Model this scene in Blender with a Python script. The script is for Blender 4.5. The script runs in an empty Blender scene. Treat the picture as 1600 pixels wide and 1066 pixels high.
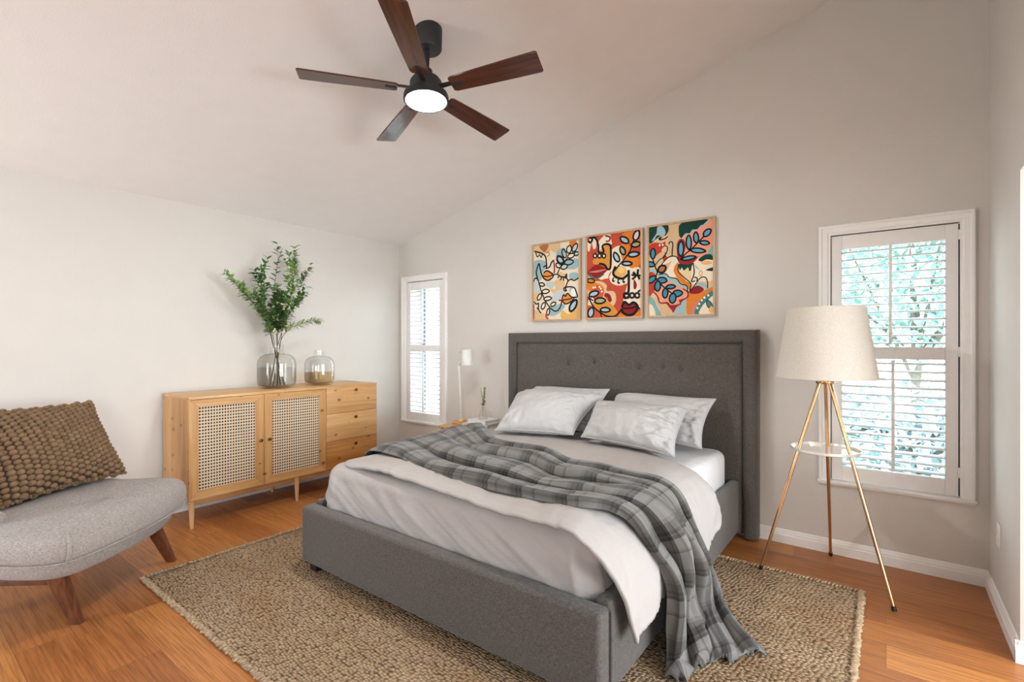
import bpy, bmesh, math, random
import numpy as np
from mathutils import Vector, Matrix, noise
from mathutils.geometry import tessellate_polygon

SC = bpy.context.scene
COL = SC.collection
PI = math.pi
R = math.radians

# ------------------------------------------------------------------ camera, sky, lights, exposure
cam_data = bpy.data.cameras.new('camera')
cam_data.sensor_width = 36.0
cam_data.lens = 36.0 * 770.0 / 1600.0
cam_data.shift_y = 2.0 / 1600.0
cam_data.clip_start = 0.05
camera = bpy.data.objects.new('camera', cam_data)
camera.location = (0, 0, 1.3)
camera.rotation_euler = (R(90), 0, R(37.2))
COL.objects.link(camera)
SC.camera = camera

SC.view_settings.view_transform = 'Standard'
SC.view_settings.look = 'None'
SC.view_settings.gamma = 1.0
SC.view_settings.use_curve_mapping = False
SC.view_settings.exposure = 0.26

world = bpy.data.worlds.new('world')
SC.world = world
world.use_nodes = True
wn = world.node_tree.nodes
wl = world.node_tree.links
bg = wn['Background']
sky_tc = wn.new('ShaderNodeTexCoord')
sky_sep = wn.new('ShaderNodeSeparateXYZ')
sky_ramp = wn.new('ShaderNodeValToRGB')
sky_ramp.color_ramp.elements[0].position = 0.0
sky_ramp.color_ramp.elements[0].color = (0.90, 0.96, 1.0, 1)
sky_ramp.color_ramp.elements[1].position = 0.8
sky_ramp.color_ramp.elements[1].color = (0.62, 0.78, 1.0, 1)
wl.new(sky_tc.outputs['Generated'], sky_sep.inputs[0])
wl.new(sky_sep.outputs['Z'], sky_ramp.inputs['Fac'])
wl.new(sky_ramp.outputs['Color'], bg.inputs['Color'])
bg.inputs['Strength'].default_value = 9.6

def area(name, loc, rot, sx, sy, power, color):
    d = bpy.data.lights.new(name, 'AREA')
    d.shape = 'RECTANGLE'
    d.size, d.size_y = sx, sy
    d.energy = power
    d.color = color
    o = bpy.data.objects.new(name, d)
    o.location = loc
    o.rotation_euler = rot
    COL.objects.link(o)
    return o

# daylight: the sky through the windows and two added openings (portals only guide the sampling) and an added lamp beyond the opening on the right
area('added_alcove_light', (3.20, 1.80, 1.35), (R(86), 0, R(90)), 2.4, 1.8, 72.0, (0.82, 0.93, 1.0))
for pname, loc, rz, sx, sy in (('portal_corner_window', (-3.92, 3.93, 1.25), 180, 0.7, 1.6), ('portal_bedside_window', (0.02, 3.93, 1.25), 180, 0.7, 1.6),
                               ('portal_added_door', (-3.5, -2.24, 1.07), 0, 1.0, 2.15), ('portal_added_window', (0.57, -1.2, 1.37), 90, 1.3, 1.45)):
    po = area(pname, loc, (R(90), 0, R(rz)), sx, sy, 1, (1, 1, 1))
    po.data.cycles.is_portal = True

# ------------------------------------------------------------------ material helpers
def new_mat(name):
    m = bpy.data.materials.new(name)
    m.use_nodes = True
    nt = m.node_tree
    return m, nt.nodes, nt.links, nt.nodes['Principled BSDF']

def srgb(r, g, b):
    f = lambda c: (c / 255.0) / 12.92 if c / 255.0 <= 0.04045 else ((c / 255.0 + 0.055) / 1.055) ** 2.4
    return (f(r), f(g), f(b), 1.0)

def add_bump(n, l, p, src, strength, dist):
    b = n.new('ShaderNodeBump')
    b.inputs['Strength'].default_value = strength
    b.inputs['Distance'].default_value = dist
    l.new(src, b.inputs['Height'])
    l.new(b.outputs['Normal'], p.inputs['Normal'])
    return b

def tex_coord(n, l, scale=(1, 1, 1), kind='Object', rot=(0, 0, 0)):
    tc = n.new('ShaderNodeTexCoord')
    mp = n.new('ShaderNodeMapping')
    mp.inputs['Scale'].default_value = scale
    mp.inputs['Rotation'].default_value = rot
    l.new(tc.outputs[kind], mp.inputs['Vector'])
    return mp.outputs['Vector']

def noise_tex(n, l, vec, scale, detail=3, rough=0.5):
    t = n.new('ShaderNodeTexNoise')
    t.inputs['Scale'].default_value = scale
    t.inputs['Detail'].default_value = detail
    t.inputs['Roughness'].default_value = rough
    l.new(vec, t.inputs['Vector'])
    return t

def ramp(n, l, fac, stops, interp='LINEAR'):
    r = n.new('ShaderNodeValToRGB')
    r.color_ramp.interpolation = interp
    els = r.color_ramp.elements
    while len(els) < len(stops):
        els.new(0.5)
    for e, (p, c) in zip(els, stops):
        e.position = p
        e.color = c if len(c) == 4 else (*c, 1)
    l.new(fac, r.inputs['Fac'])
    return r

def mix(n, l, fac, a, b, mode='MIX'):
    m = n.new('ShaderNodeMix')
    m.data_type = 'RGBA'
    m.blend_type = mode
    for sock, val in ((m.inputs[0], fac), (m.inputs[6], a), (m.inputs[7], b)):
        if hasattr(val, 'is_linked') or hasattr(val, 'links'):
            l.new(val, sock)
        else:
            sock.default_value = val
    return m.outputs[2]

def math_node(n, l, op, a, b=None):
    m = n.new('ShaderNodeMath')
    m.operation = op
    for i, v in enumerate((a, b)):
        if v is None:
            continue
        if isinstance(v, (int, float)):
            m.inputs[i].default_value = v
        else:
            l.new(v, m.inputs[i])
    return m.outputs[0]

def plain(name, col, rough=0.5, metal=0.0, vary=0.06, nscale=30, bump=0.0, bscale=200, bdist=0.002, spec=0.5):
    m, n, l, p = new_mat(name)
    v = tex_coord(n, l)
    t = noise_tex(n, l, v, nscale, 4)
    dark = tuple(c * (1 - vary) for c in col[:3]) + (1,)
    lite = tuple(min(1, c * (1 + vary)) for c in col[:3]) + (1,)
    r = ramp(n, l, t.outputs['Fac'], [(0.3, dark), (0.7, lite)])
    l.new(r.outputs['Color'], p.inputs['Base Color'])
    p.inputs['Roughness'].default_value = rough
    p.inputs['Metallic'].default_value = metal
    p.inputs['Specular IOR Level'].default_value = spec
    if bump:
        b = noise_tex(n, l, v, bscale, 2)
        add_bump(n, l, p, b.outputs['Fac'], bump, bdist)
    return m

def weave(name, c1, c2, scale=260, bump=0.5, rough=0.95, sheen=0.2):
    m, n, l, p = new_mat(name)
    v = tex_coord(n, l)
    t = noise_tex(n, l, v, scale, 2, 0.7)
    v2 = tex_coord(n, l, (1, 1, 6))
    t2 = noise_tex(n, l, v2, scale * 0.3, 2, 0.6)
    v3 = tex_coord(n, l, (6, 6, 1))
    t3 = noise_tex(n, l, v3, scale * 0.3, 2, 0.6)
    s = math_node(n, l, 'ADD', t2.outputs['Fac'], t3.outputs['Fac'])
    s = math_node(n, l, 'ADD', s, t.outputs['Fac'])
    s = math_node(n, l, 'MULTIPLY', s, 0.3333)
    r = ramp(n, l, s, [(0.38, c1), (0.62, c2)])
    l.new(r.outputs['Color'], p.inputs['Base Color'])
    p.inputs['Roughness'].default_value = rough
    p.inputs['Sheen Weight'].default_value = sheen
    p.inputs['Specular IOR Level'].default_value = 0.2
    add_bump(n, l, p, s, bump, 0.003)
    return m

def wood(name, light, dark, along=1, scale=1.0, rough=0.4, knots=False, knotcol=(0.12, 0.05, 0.02, 1)):
    m, n, l, p = new_mat(name)
    sc = [16.0 * scale] * 3
    sc[along] = 1.1 * scale
    v = tex_coord(n, l, tuple(sc))
    t = noise_tex(n, l, v, 1.0, 6, 0.62)
    t.inputs['Distortion'].default_value = 0.6
    sc2 = [90.0 * scale] * 3
    sc2[along] = 3.0 * scale
    v2 = tex_coord(n, l, tuple(sc2))
    t2 = noise_tex(n, l, v2, 1.0, 3, 0.6)
    s = math_node(n, l, 'MULTIPLY', t2.outputs['Fac'], 0.35)
    s = math_node(n, l, 'ADD', s, math_node(n, l, 'MULTIPLY', t.outputs['Fac'], 0.65))
    r = ramp(n, l, s, [(0.34, dark), (0.64, light)])
    col = r.outputs['Color']
    if knots:
        # knots: irregular dark spots scattered over the vertical faces
        tc = n.new('ShaderNodeTexCoord')
        sp = n.new('ShaderNodeSeparateXYZ')
        l.new(tc.outputs['Object'], sp.inputs[0])
        cb = n.new('ShaderNodeCombineXYZ')
        wob = noise_tex(n, l, tc.outputs['Object'], 30, 2)
        wv = math_node(n, l, 'MULTIPLY', wob.outputs['Fac'], 0.12)
        l.new(math_node(n, l, 'ADD', wv, math_node(n, l, 'MULTIPLY', math_node(n, l, 'ADD', sp.outputs[0], sp.outputs[1]), 6.2)), cb.inputs[0])
        l.new(math_node(n, l, 'ADD', wv, math_node(n, l, 'MULTIPLY', sp.outputs[2], 8.5)), cb.inputs[1])
        vo = n.new('ShaderNodeTexVoronoi')
        vo.voronoi_dimensions = '2D'
        vo.inputs['Scale'].default_value = 1.0
        l.new(cb.outputs[0], vo.inputs['Vector'])
        sep = n.new('ShaderNodeSeparateColor')
        l.new(vo.outputs['Color'], sep.inputs[0])
        size = math_node(n, l, 'MULTIPLY', math_node(n, l, 'POWER', sep.outputs[0], 2.0), 0.20)
        d = math_node(n, l, 'DIVIDE', vo.outputs['Distance'], math_node(n, l, 'ADD', size, 0.001))
        kr = ramp(n, l, d, [(0.30, (0.85, 0.85, 0.85, 1)), (0.55, (0.3, 0.3, 0.3, 1)), (1.0, (0, 0, 0, 1))])
        col = mix(n, l, kr.outputs['Color'], col, knotcol)
    l.new(col, p.inputs['Base Color'])
    p.inputs['Roughness'].default_value = rough
    add_bump(n, l, p, s, 0.08, 0.004)
    return m

M = {}
M['wall'] = plain('wall_paint', srgb(219, 214, 207), 0.9, vary=0.012, nscale=6, bump=0.25, bscale=90, bdist=0.003, spec=0.2)
M['ceiling'] = plain('ceiling_paint', srgb(238, 234, 231), 0.95, vary=0.012, nscale=8, bump=0.35, bscale=110, bdist=0.003, spec=0.1)
M['trim'] = plain('white_trim_paint', srgb(248, 246, 243), 0.4, vary=0.01)
M['shutter'] = plain('white_shutter_paint', srgb(246, 244, 241), 0.42, vary=0.01)
M['gap'] = plain('shadow_gap_grey', srgb(70, 66, 62), 0.8)
M['sash'] = plain('grey_aluminium_sash', srgb(86, 96, 104), 0.5, metal=0.2)
M['upholstery'] = weave('grey_linen_upholstery', srgb(66, 61, 57), srgb(110, 104, 98), 240)
M['button'] = weave('grey_button_cloth', srgb(66, 62, 59), srgb(92, 88, 84), 240)
M['blackfoot'] = plain('black_plastic', srgb(28, 26, 25), 0.5)
M['sheet'] = plain('white_cotton', srgb(226, 225, 225), 0.85, vary=0.015, nscale=12, bump=0.25, bscale=14, bdist=0.02, spec=0.2)
M['duvet'] = plain('pale_grey_cotton', srgb(178, 172, 168), 0.85, vary=0.02, nscale=9, bump=0.3, bscale=16, bdist=0.02, spec=0.2)
M['pillow'] = plain('light_grey_cotton', srgb(188, 186, 185), 0.8, vary=0.02, nscale=9, bump=0.3, bscale=18, bdist=0.02, spec=0.25)
M['tweed'] = weave('grey_tweed', srgb(120, 112, 106), srgb(190, 181, 174), 300, 0.6)
M['walnut'] = wood('walnut_wood', srgb(128, 78, 52), srgb(70, 38, 24), 2, 1.6, 0.35)
M['walnut_x'] = wood('walnut_rail_wood', srgb(116, 72, 48), srgb(66, 38, 24), 0, 1.6, 0.4)
M['knit'] = plain('brown_knit_wool', srgb(134, 108, 82), 0.95, vary=0.22, nscale=28, bump=0.6, bscale=260, bdist=0.004, spec=0.1)
M['knit_back'] = plain('dark_knit_backing', srgb(74, 56, 40), 0.95, vary=0.2)
M['pine_y'] = wood('pine_along', srgb(222, 178, 120), srgb(190, 136, 82), 1, 1.0, 0.42, True)
M['pine_top'] = wood('pine_top_board', srgb(226, 184, 128), srgb(196, 146, 92), 1, 1.0, 0.4)
M['pine_z'] = wood('pine_upright', srgb(216, 170, 112), srgb(186, 132, 78), 2, 1.0, 0.42, True)
M['pine_warm'] = wood('pine_warm_drawer', srgb(204, 146, 80), srgb(160, 98, 46), 1, 1.0, 0.42, True)
M['pine_leg'] = wood('pine_turned_leg', srgb(228, 182, 132), srgb(206, 156, 104), 2, 1.0, 0.42)
M['cane'] = plain('woven_cane', srgb(228, 206, 176), 0.7, vary=0.1, nscale=160, bump=0.4, bscale=300)
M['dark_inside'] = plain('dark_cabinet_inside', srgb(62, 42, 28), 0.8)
M['brass_old'] = plain('antique_brass', srgb(138, 104, 66), 0.3, 1.0, 0.1)
M['gold'] = plain('polished_champagne_gold', srgb(226, 184, 140), 0.16, 1.0, 0.03)
M['tray_metal'] = plain('polished_pale_metal', srgb(246, 242, 236), 0.16, 0.45, 0.02)
M['matte_black'] = plain('matte_black_metal', srgb(48, 49, 52), 0.5, 0.3)
M['lamp_white'] = plain('white_enamel', srgb(228, 226, 221), 0.4)
M['oak'] = wood('honey_oak', srgb(224, 172, 112), srgb(196, 140, 82), 0, 1.4, 0.4)
M['frame_oak'] = wood('pale_oak_frame', srgb(206, 176, 138), srgb(178, 146, 108), 2, 2.0, 0.5)
M['paper'] = plain('paper_pages', srgb(236, 232, 224), 0.8)
M['book_white'] = plain('white_book_cover', srgb(238, 236, 232), 0.6)
M['book_grey'] = plain('pale_grey_book_cover', srgb(206, 208, 206), 0.6)
M['stem'] = plain('brown_stem', srgb(84, 70, 50), 0.7, vary=0.2)
M['leaf_dark'] = plain('dark_green_leaf', srgb(78, 116, 62), 0.5, vary=0.45, nscale=18)
M['leaf_mid'] = plain('mid_green_leaf', srgb(118, 158, 82), 0.5, vary=0.35, nscale=18)
M['leaf_light'] = plain('yellow_green_leaf', srgb(168, 190, 116), 0.5, vary=0.3, nscale=18)
M['blossom'] = plain('cream_blossom', srgb(226, 214, 184), 0.8, vary=0.15, nscale=60)
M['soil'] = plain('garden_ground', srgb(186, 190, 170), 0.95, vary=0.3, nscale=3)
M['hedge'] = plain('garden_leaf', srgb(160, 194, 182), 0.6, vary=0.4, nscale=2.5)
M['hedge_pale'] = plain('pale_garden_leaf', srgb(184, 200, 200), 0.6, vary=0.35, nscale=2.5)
M['bark'] = plain('grey_bark', srgb(120, 108, 96), 0.9, vary=0.3)
M['plastic'] = plain('white_plastic', srgb(240, 238, 234), 0.35, vary=0.005)
M['dark_slot'] = plain('dark_slot', srgb(60, 58, 56), 0.6)
M['wax'] = plain('pale_beech_block', srgb(240, 212, 150), 0.6)

def floor_mat():
    m, n, l, p = new_mat('laminate_planks')
    v = tex_coord(n, l)
    b = n.new('ShaderNodeTexBrick')
    b.offset = 0.37
    b.inputs['Scale'].default_value = 1.0
    b.inputs['Brick Width'].default_value = 1.22
    b.inputs['Row Height'].default_value = 0.19
    b.inputs['Mortar Size'].default_value = 0.0012
    b.inputs['Mortar Smooth'].default_value = 0.2
    b.inputs['Color1'].default_value = (0, 0, 0, 1)
    b.inputs['Color2'].default_value = (1, 1, 1, 1)
    b.inputs['Mortar'].default_value = (0.5, 0.5, 0.5, 1)
    l.new(v, b.inputs['Vector'])
    bw = n.new('ShaderNodeSeparateColor')
    l.new(b.outputs['Color'], bw.inputs[0])
    comb = n.new('ShaderNodeCombineXYZ')
    l.new(math_node(n, l, 'MULTIPLY', bw.outputs[0], 37.0), comb.inputs[2])
    l.new(math_node(n, l, 'MULTIPLY', bw.outputs[0], 11.0), comb.inputs[0])
    add = n.new('ShaderNodeVectorMath')
    l.new(tex_coord(n, l, (1.5, 11, 1)), add.inputs[0])
    l.new(comb.outputs[0], add.inputs[1])
    t = noise_tex(n, l, add.outputs[0], 1.0, 5, 0.55)
    t.inputs['Distortion'].default_value = 1.2
    # growth rings from a stretched noise field
    rings = math_node(n, l, 'SINE', math_node(n, l, 'MULTIPLY', t.outputs['Fac'], 44.0))
    rings = math_node(n, l, 'MULTIPLY_ADD', rings, 0.5)
    add2 = n.new('ShaderNodeVectorMath')
    l.new(tex_coord(n, l, (4, 120, 1)), add2.inputs[0])
    l.new(comb.outputs[0], add2.inputs[1])
    t2 = noise_tex(n, l, add2.outputs[0], 1.0, 3, 0.6)
    base = ramp(n, l, bw.outputs[0], [(0.0, srgb(156, 96, 50)), (0.5, srgb(176, 113, 62)), (1.0, srgb(194, 130, 72))])
    g = ramp(n, l, t2.outputs['Fac'], [(0.30, (0.60, 0.55, 0.50, 1)), (0.60, (1.08, 1.08, 1.08, 1))])
    col = mix(n, l, 1.0, base.outputs['Color'], g.outputs['Color'], 'MULTIPLY')
    rr = ramp(n, l, math_node(n, l, 'ADD', rings, 0.5), [(0.0, (0.62, 0.52, 0.44, 1)), (0.30, (0.98, 0.97, 0.96, 1)), (1.0, (1.06, 1.06, 1.04, 1))])
    col = mix(n, l, 0.85, col, rr.outputs['Color'], 'MULTIPLY')
    col = mix(n, l, math_node(n, l, 'MULTIPLY', b.outputs['Fac'], 0.55), col, srgb(86, 48, 24))
    l.new(col, p.inputs['Base Color'])
    p.inputs['Roughness'].default_value = 0.36
    p.inputs['Specular IOR Level'].default_value = 0.4
    add_bump(n, l, p, math_node(n, l, 'SUBTRACT', 1.0, b.outputs['Fac']), 0.25, 0.002)
    return m
M['floor'] = floor_mat()

def rug_mat():
    m, n, l, p = new_mat('braided_jute')
    v = tex_coord(n, l)
    wob = noise_tex(n, l, v, 5, 2)
    wv = n.new('ShaderNodeVectorMath')
    wv.operation = 'MULTIPLY_ADD'
    l.new(wob.outputs['Color'], wv.inputs[0])
    wv.inputs[1].default_value = (0.05, 0.05, 0)
    l.new(v, wv.inputs[2])
    mp = n.new('ShaderNodeMapping')
    mp.inputs['Scale'].default_value = (1 / 0.0185, 1 / 0.0125, 1)
    mp.inputs['Rotation'].default_value = (0, 0, 0.12)
    l.new(wv.outputs[0], mp.inputs['Vector'])
    vo = n.new('ShaderNodeTexVoronoi')
    vo.voronoi_dimensions = '2D'
    vo.inputs['Scale'].default_value = 1.0
    vo.inputs['Randomness'].default_value = 0.62
    l.new(mp.outputs['Vector'], vo.inputs['Vector'])
    cell = n.new('ShaderNodeSeparateColor')
    l.new(vo.outputs['Color'], cell.inputs[0])
    fine = noise_tex(n, l, v, 260, 3)
    big = noise_tex(n, l, tex_coord(n, l, (1.6, 5, 1)), 1.0, 3)
    h = math_node(n, l, 'SUBTRACT', 1.0, math_node(n, l, 'MULTIPLY', vo.outputs['Distance'], 1.25))
    h = math_node(n, l, 'ADD', math_node(n, l, 'MULTIPLY', h, 0.8), math_node(n, l, 'MULTIPLY', fine.outputs['Fac'], 0.3))
    r = ramp(n, l, h, [(0.22, srgb(92, 72, 54)), (0.42, srgb(148, 124, 98)), (0.85, srgb(192, 171, 146))])  # gaps between knots darkened: shade painted into the colour
    tint = ramp(n, l, big.outputs['Fac'], [(0.32, (0.92, 0.82, 0.71, 1)), (0.5, (1, 0.97, 0.93, 1)), (0.68, (1.12, 1.10, 1.08, 1))])
    per = ramp(n, l, cell.outputs[0], [(0.0, (0.78, 0.76, 0.73, 1)), (1.0, (1.14, 1.13, 1.10, 1))])
    col = mix(n, l, 1.0, r.outputs['Color'], tint.outputs['Color'], 'MULTIPLY')
    col = mix(n, l, 1.0, col, per.outputs['Color'], 'MULTIPLY')
    l.new(col, p.inputs['Base Color'])
    p.inputs['Roughness'].default_value = 0.95
    p.inputs['Specular IOR Level'].default_value = 0.1
    add_bump(n, l, p, h, 1.0, 0.010)
    return m
M['jute'] = rug_mat()
M['jute_edge'] = plain('jute_edge_binding', srgb(172, 148, 118), 0.95, vary=0.45, nscale=70, bump=0.6, bscale=240, bdist=0.004)

def plaid_mat():
    m, n, l, p = new_mat('grey_plaid_wool')
    tc = n.new('ShaderNodeTexCoord')
    sep = n.new('ShaderNodeSeparateXYZ')
    l.new(tc.outputs['UV'], sep.inputs[0])
    def stripes(src, per, shift):
        f = math_node(n, l, 'FRACT', math_node(n, l, 'ADD', math_node(n, l, 'DIVIDE', src, per), shift))
        w, d1, d2, g = (1, 1, 1, 1), (0.20, 0.195, 0.19, 1), (0.44, 0.43, 0.42, 1), (0.74, 0.73, 0.72, 1)
        return ramp(n, l, f, [(0.0, w), (0.22, g), (0.30, d2), (0.44, d1), (0.50, d2), (0.53, d1), (0.59, w), (0.80, g), (0.84, d2), (0.87, w)], 'CONSTANT')
    a = stripes(sep.outputs[0], 0.22, 0.1)
    b = stripes(sep.outputs[1], 0.235, 0.35)
    blend = mix(n, l, 0.5, a.outputs['Color'], b.outputs['Color'])
    prod = mix(n, l, 0.45, blend, mix(n, l, 1.0, a.outputs['Color'], b.outputs['Color'], 'MULTIPLY'))
    mp = n.new('ShaderNodeMapping')
    mp.inputs['Scale'].default_value = (500, 500, 1)
    l.new(tc.outputs['UV'], mp.inputs['Vector'])
    fine = noise_tex(n, l, mp.outputs['Vector'], 1.0, 2)
    fr = ramp(n, l, fine.outputs['Fac'], [(0.3, (0.80, 0.80, 0.80, 1)), (0.7, (1.15, 1.15, 1.15, 1))])
    col = mix(n, l, 1.0, srgb(124, 121, 117), prod, 'MULTIPLY')
    col = mix(n, l, 1.0, col, fr.outputs['Color'], 'MULTIPLY')
    l.new(col, p.inputs['Base Color'])
    p.inputs['Roughness'].default_value = 0.95
    p.inputs['Specular IOR Level'].default_value = 0.15
    p.inputs['Sheen Weight'].default_value = 0.15
    add_bump(n, l, p, fine.outputs['Fac'], 0.2, 0.001)
    return m
M['plaid'] = plaid_mat()
M['fringe'] = plain('grey_wool_fringe', srgb(120, 118, 116), 0.95)

def glass(name, tint, edge, rough=0.0):
    # thin clear glass: see-through face-on, reflective and slightly tinted towards its rim
    m, n, l, p = new_mat(name)
    n.remove(p)
    out = n['Material Output']
    lw = n.new('ShaderNodeLayerWeight')
    lw.inputs['Blend'].default_value = 0.35
    r = ramp(n, l, lw.outputs['Facing'], [(0.0, tint), (0.55, tint), (0.95, edge)])
    tr = n.new('ShaderNodeBsdfTransparent')
    l.new(r.outputs['Color'], tr.inputs['Color'])
    gl = n.new('ShaderNodeBsdfGlossy')
    gl.inputs['Roughness'].default_value = rough
    fr = ramp(n, l, lw.outputs['Facing'], [(0.0, (0.03, 0.03, 0.03, 1)), (0.5, (0.05, 0.05, 0.05, 1)), (0.9, (0.28, 0.28, 0.28, 1)), (1.0, (0.5, 0.5, 0.5, 1))])
    mx = n.new('ShaderNodeMixShader')
    l.new(fr.outputs['Color'], mx.inputs[0])
    l.new(tr.outputs[0], mx.inputs[1])
    l.new(gl.outputs[0], mx.inputs[2])
    l.new(mx.outputs[0], out.inputs['Surface'])
    return m
M['glass'] = glass('clear_glass', (0.985, 0.985, 0.985, 1), (0.86, 0.86, 0.87, 1))
M['amber_glass'] = glass('faint_amber_glass', (0.985, 0.98, 0.97, 1), (0.84, 0.81, 0.76, 1))
M['water'] = glass('water', (0.985, 0.975, 0.96, 1), (0.95, 0.92, 0.88, 1))
M['amber_liquid'] = glass('amber_liquid', (0.93, 0.80, 0.60, 1), (0.84, 0.66, 0.42, 1))

def pane_mat():
    m, n, l, p = new_mat('window_glass')
    n.remove(p)
    out = n['Material Output']
    tr = n.new('ShaderNodeBsdfTransparent')
    tr.inputs['Color'].default_value = (0.95, 0.98, 0.98, 1)
    gl = n.new('ShaderNodeBsdfGlossy')
    gl.inputs['Roughness'].default_value = 0.02
    fr = n.new('ShaderNodeFresnel')
    fr.inputs['IOR'].default_value = 1.3
    mx = n.new('ShaderNodeMixShader')
    l.new(fr.outputs[0], mx.inputs[0])
    l.new(tr.outputs[0], mx.inputs[1])
    l.new(gl.outputs[0], mx.inputs[2])
    l.new(mx.outputs[0], out.inputs['Surface'])
    return m
M['pane'] = pane_mat()

def shade_mat():
    m, n, l, p = new_mat('white_linen_shade')
    v = tex_coord(n, l)
    t = noise_tex(n, l, v, 120, 3)
    r = ramp(n, l, t.outputs['Fac'], [(0.3, srgb(222, 216, 204)), (0.7, srgb(236, 231, 222))])
    l.new(r.outputs['Color'], p.inputs['Base Color'])
    p.inputs['Roughness'].default_value = 0.9
    out = n['Material Output']
    tl = n.new('ShaderNodeBsdfTranslucent')
    tl.inputs['Color'].default_value = srgb(250, 238, 216)
    mx = n.new('ShaderNodeMixShader')
    mx.inputs[0].default_value = 0.22
    l.new(p.outputs[0], mx.inputs[1])
    l.new(tl.outputs[0], mx.inputs[2])
    l.new(mx.outputs[0], out.inputs['Surface'])
    add_bump(n, l, p, t.outputs['Fac'], 0.15, 0.002)
    return m
M['shade'] = shade_mat()

def emit_mat(name, col, strength):
    m, n, l, p = new_mat(name)
    p.inputs['Base Color'].default_value = (0.9, 0.9, 0.9, 1)
    p.inputs['Emission Color'].default_value = col
    p.inputs['Emission Strength'].default_value = strength
    return m
M['led'] = emit_mat('led_diffuser', (1.0, 0.97, 0.93, 1), 9.0)

def blade_mat():
    m = wood('dark_walnut_blade', srgb(104, 62, 46), srgb(60, 38, 30), 0, 1.6, 0.13)
    return m
M['blade'] = blade_mat()

# ------------------------------------------------------------------ mesh builder
WORLD = {}

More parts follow.
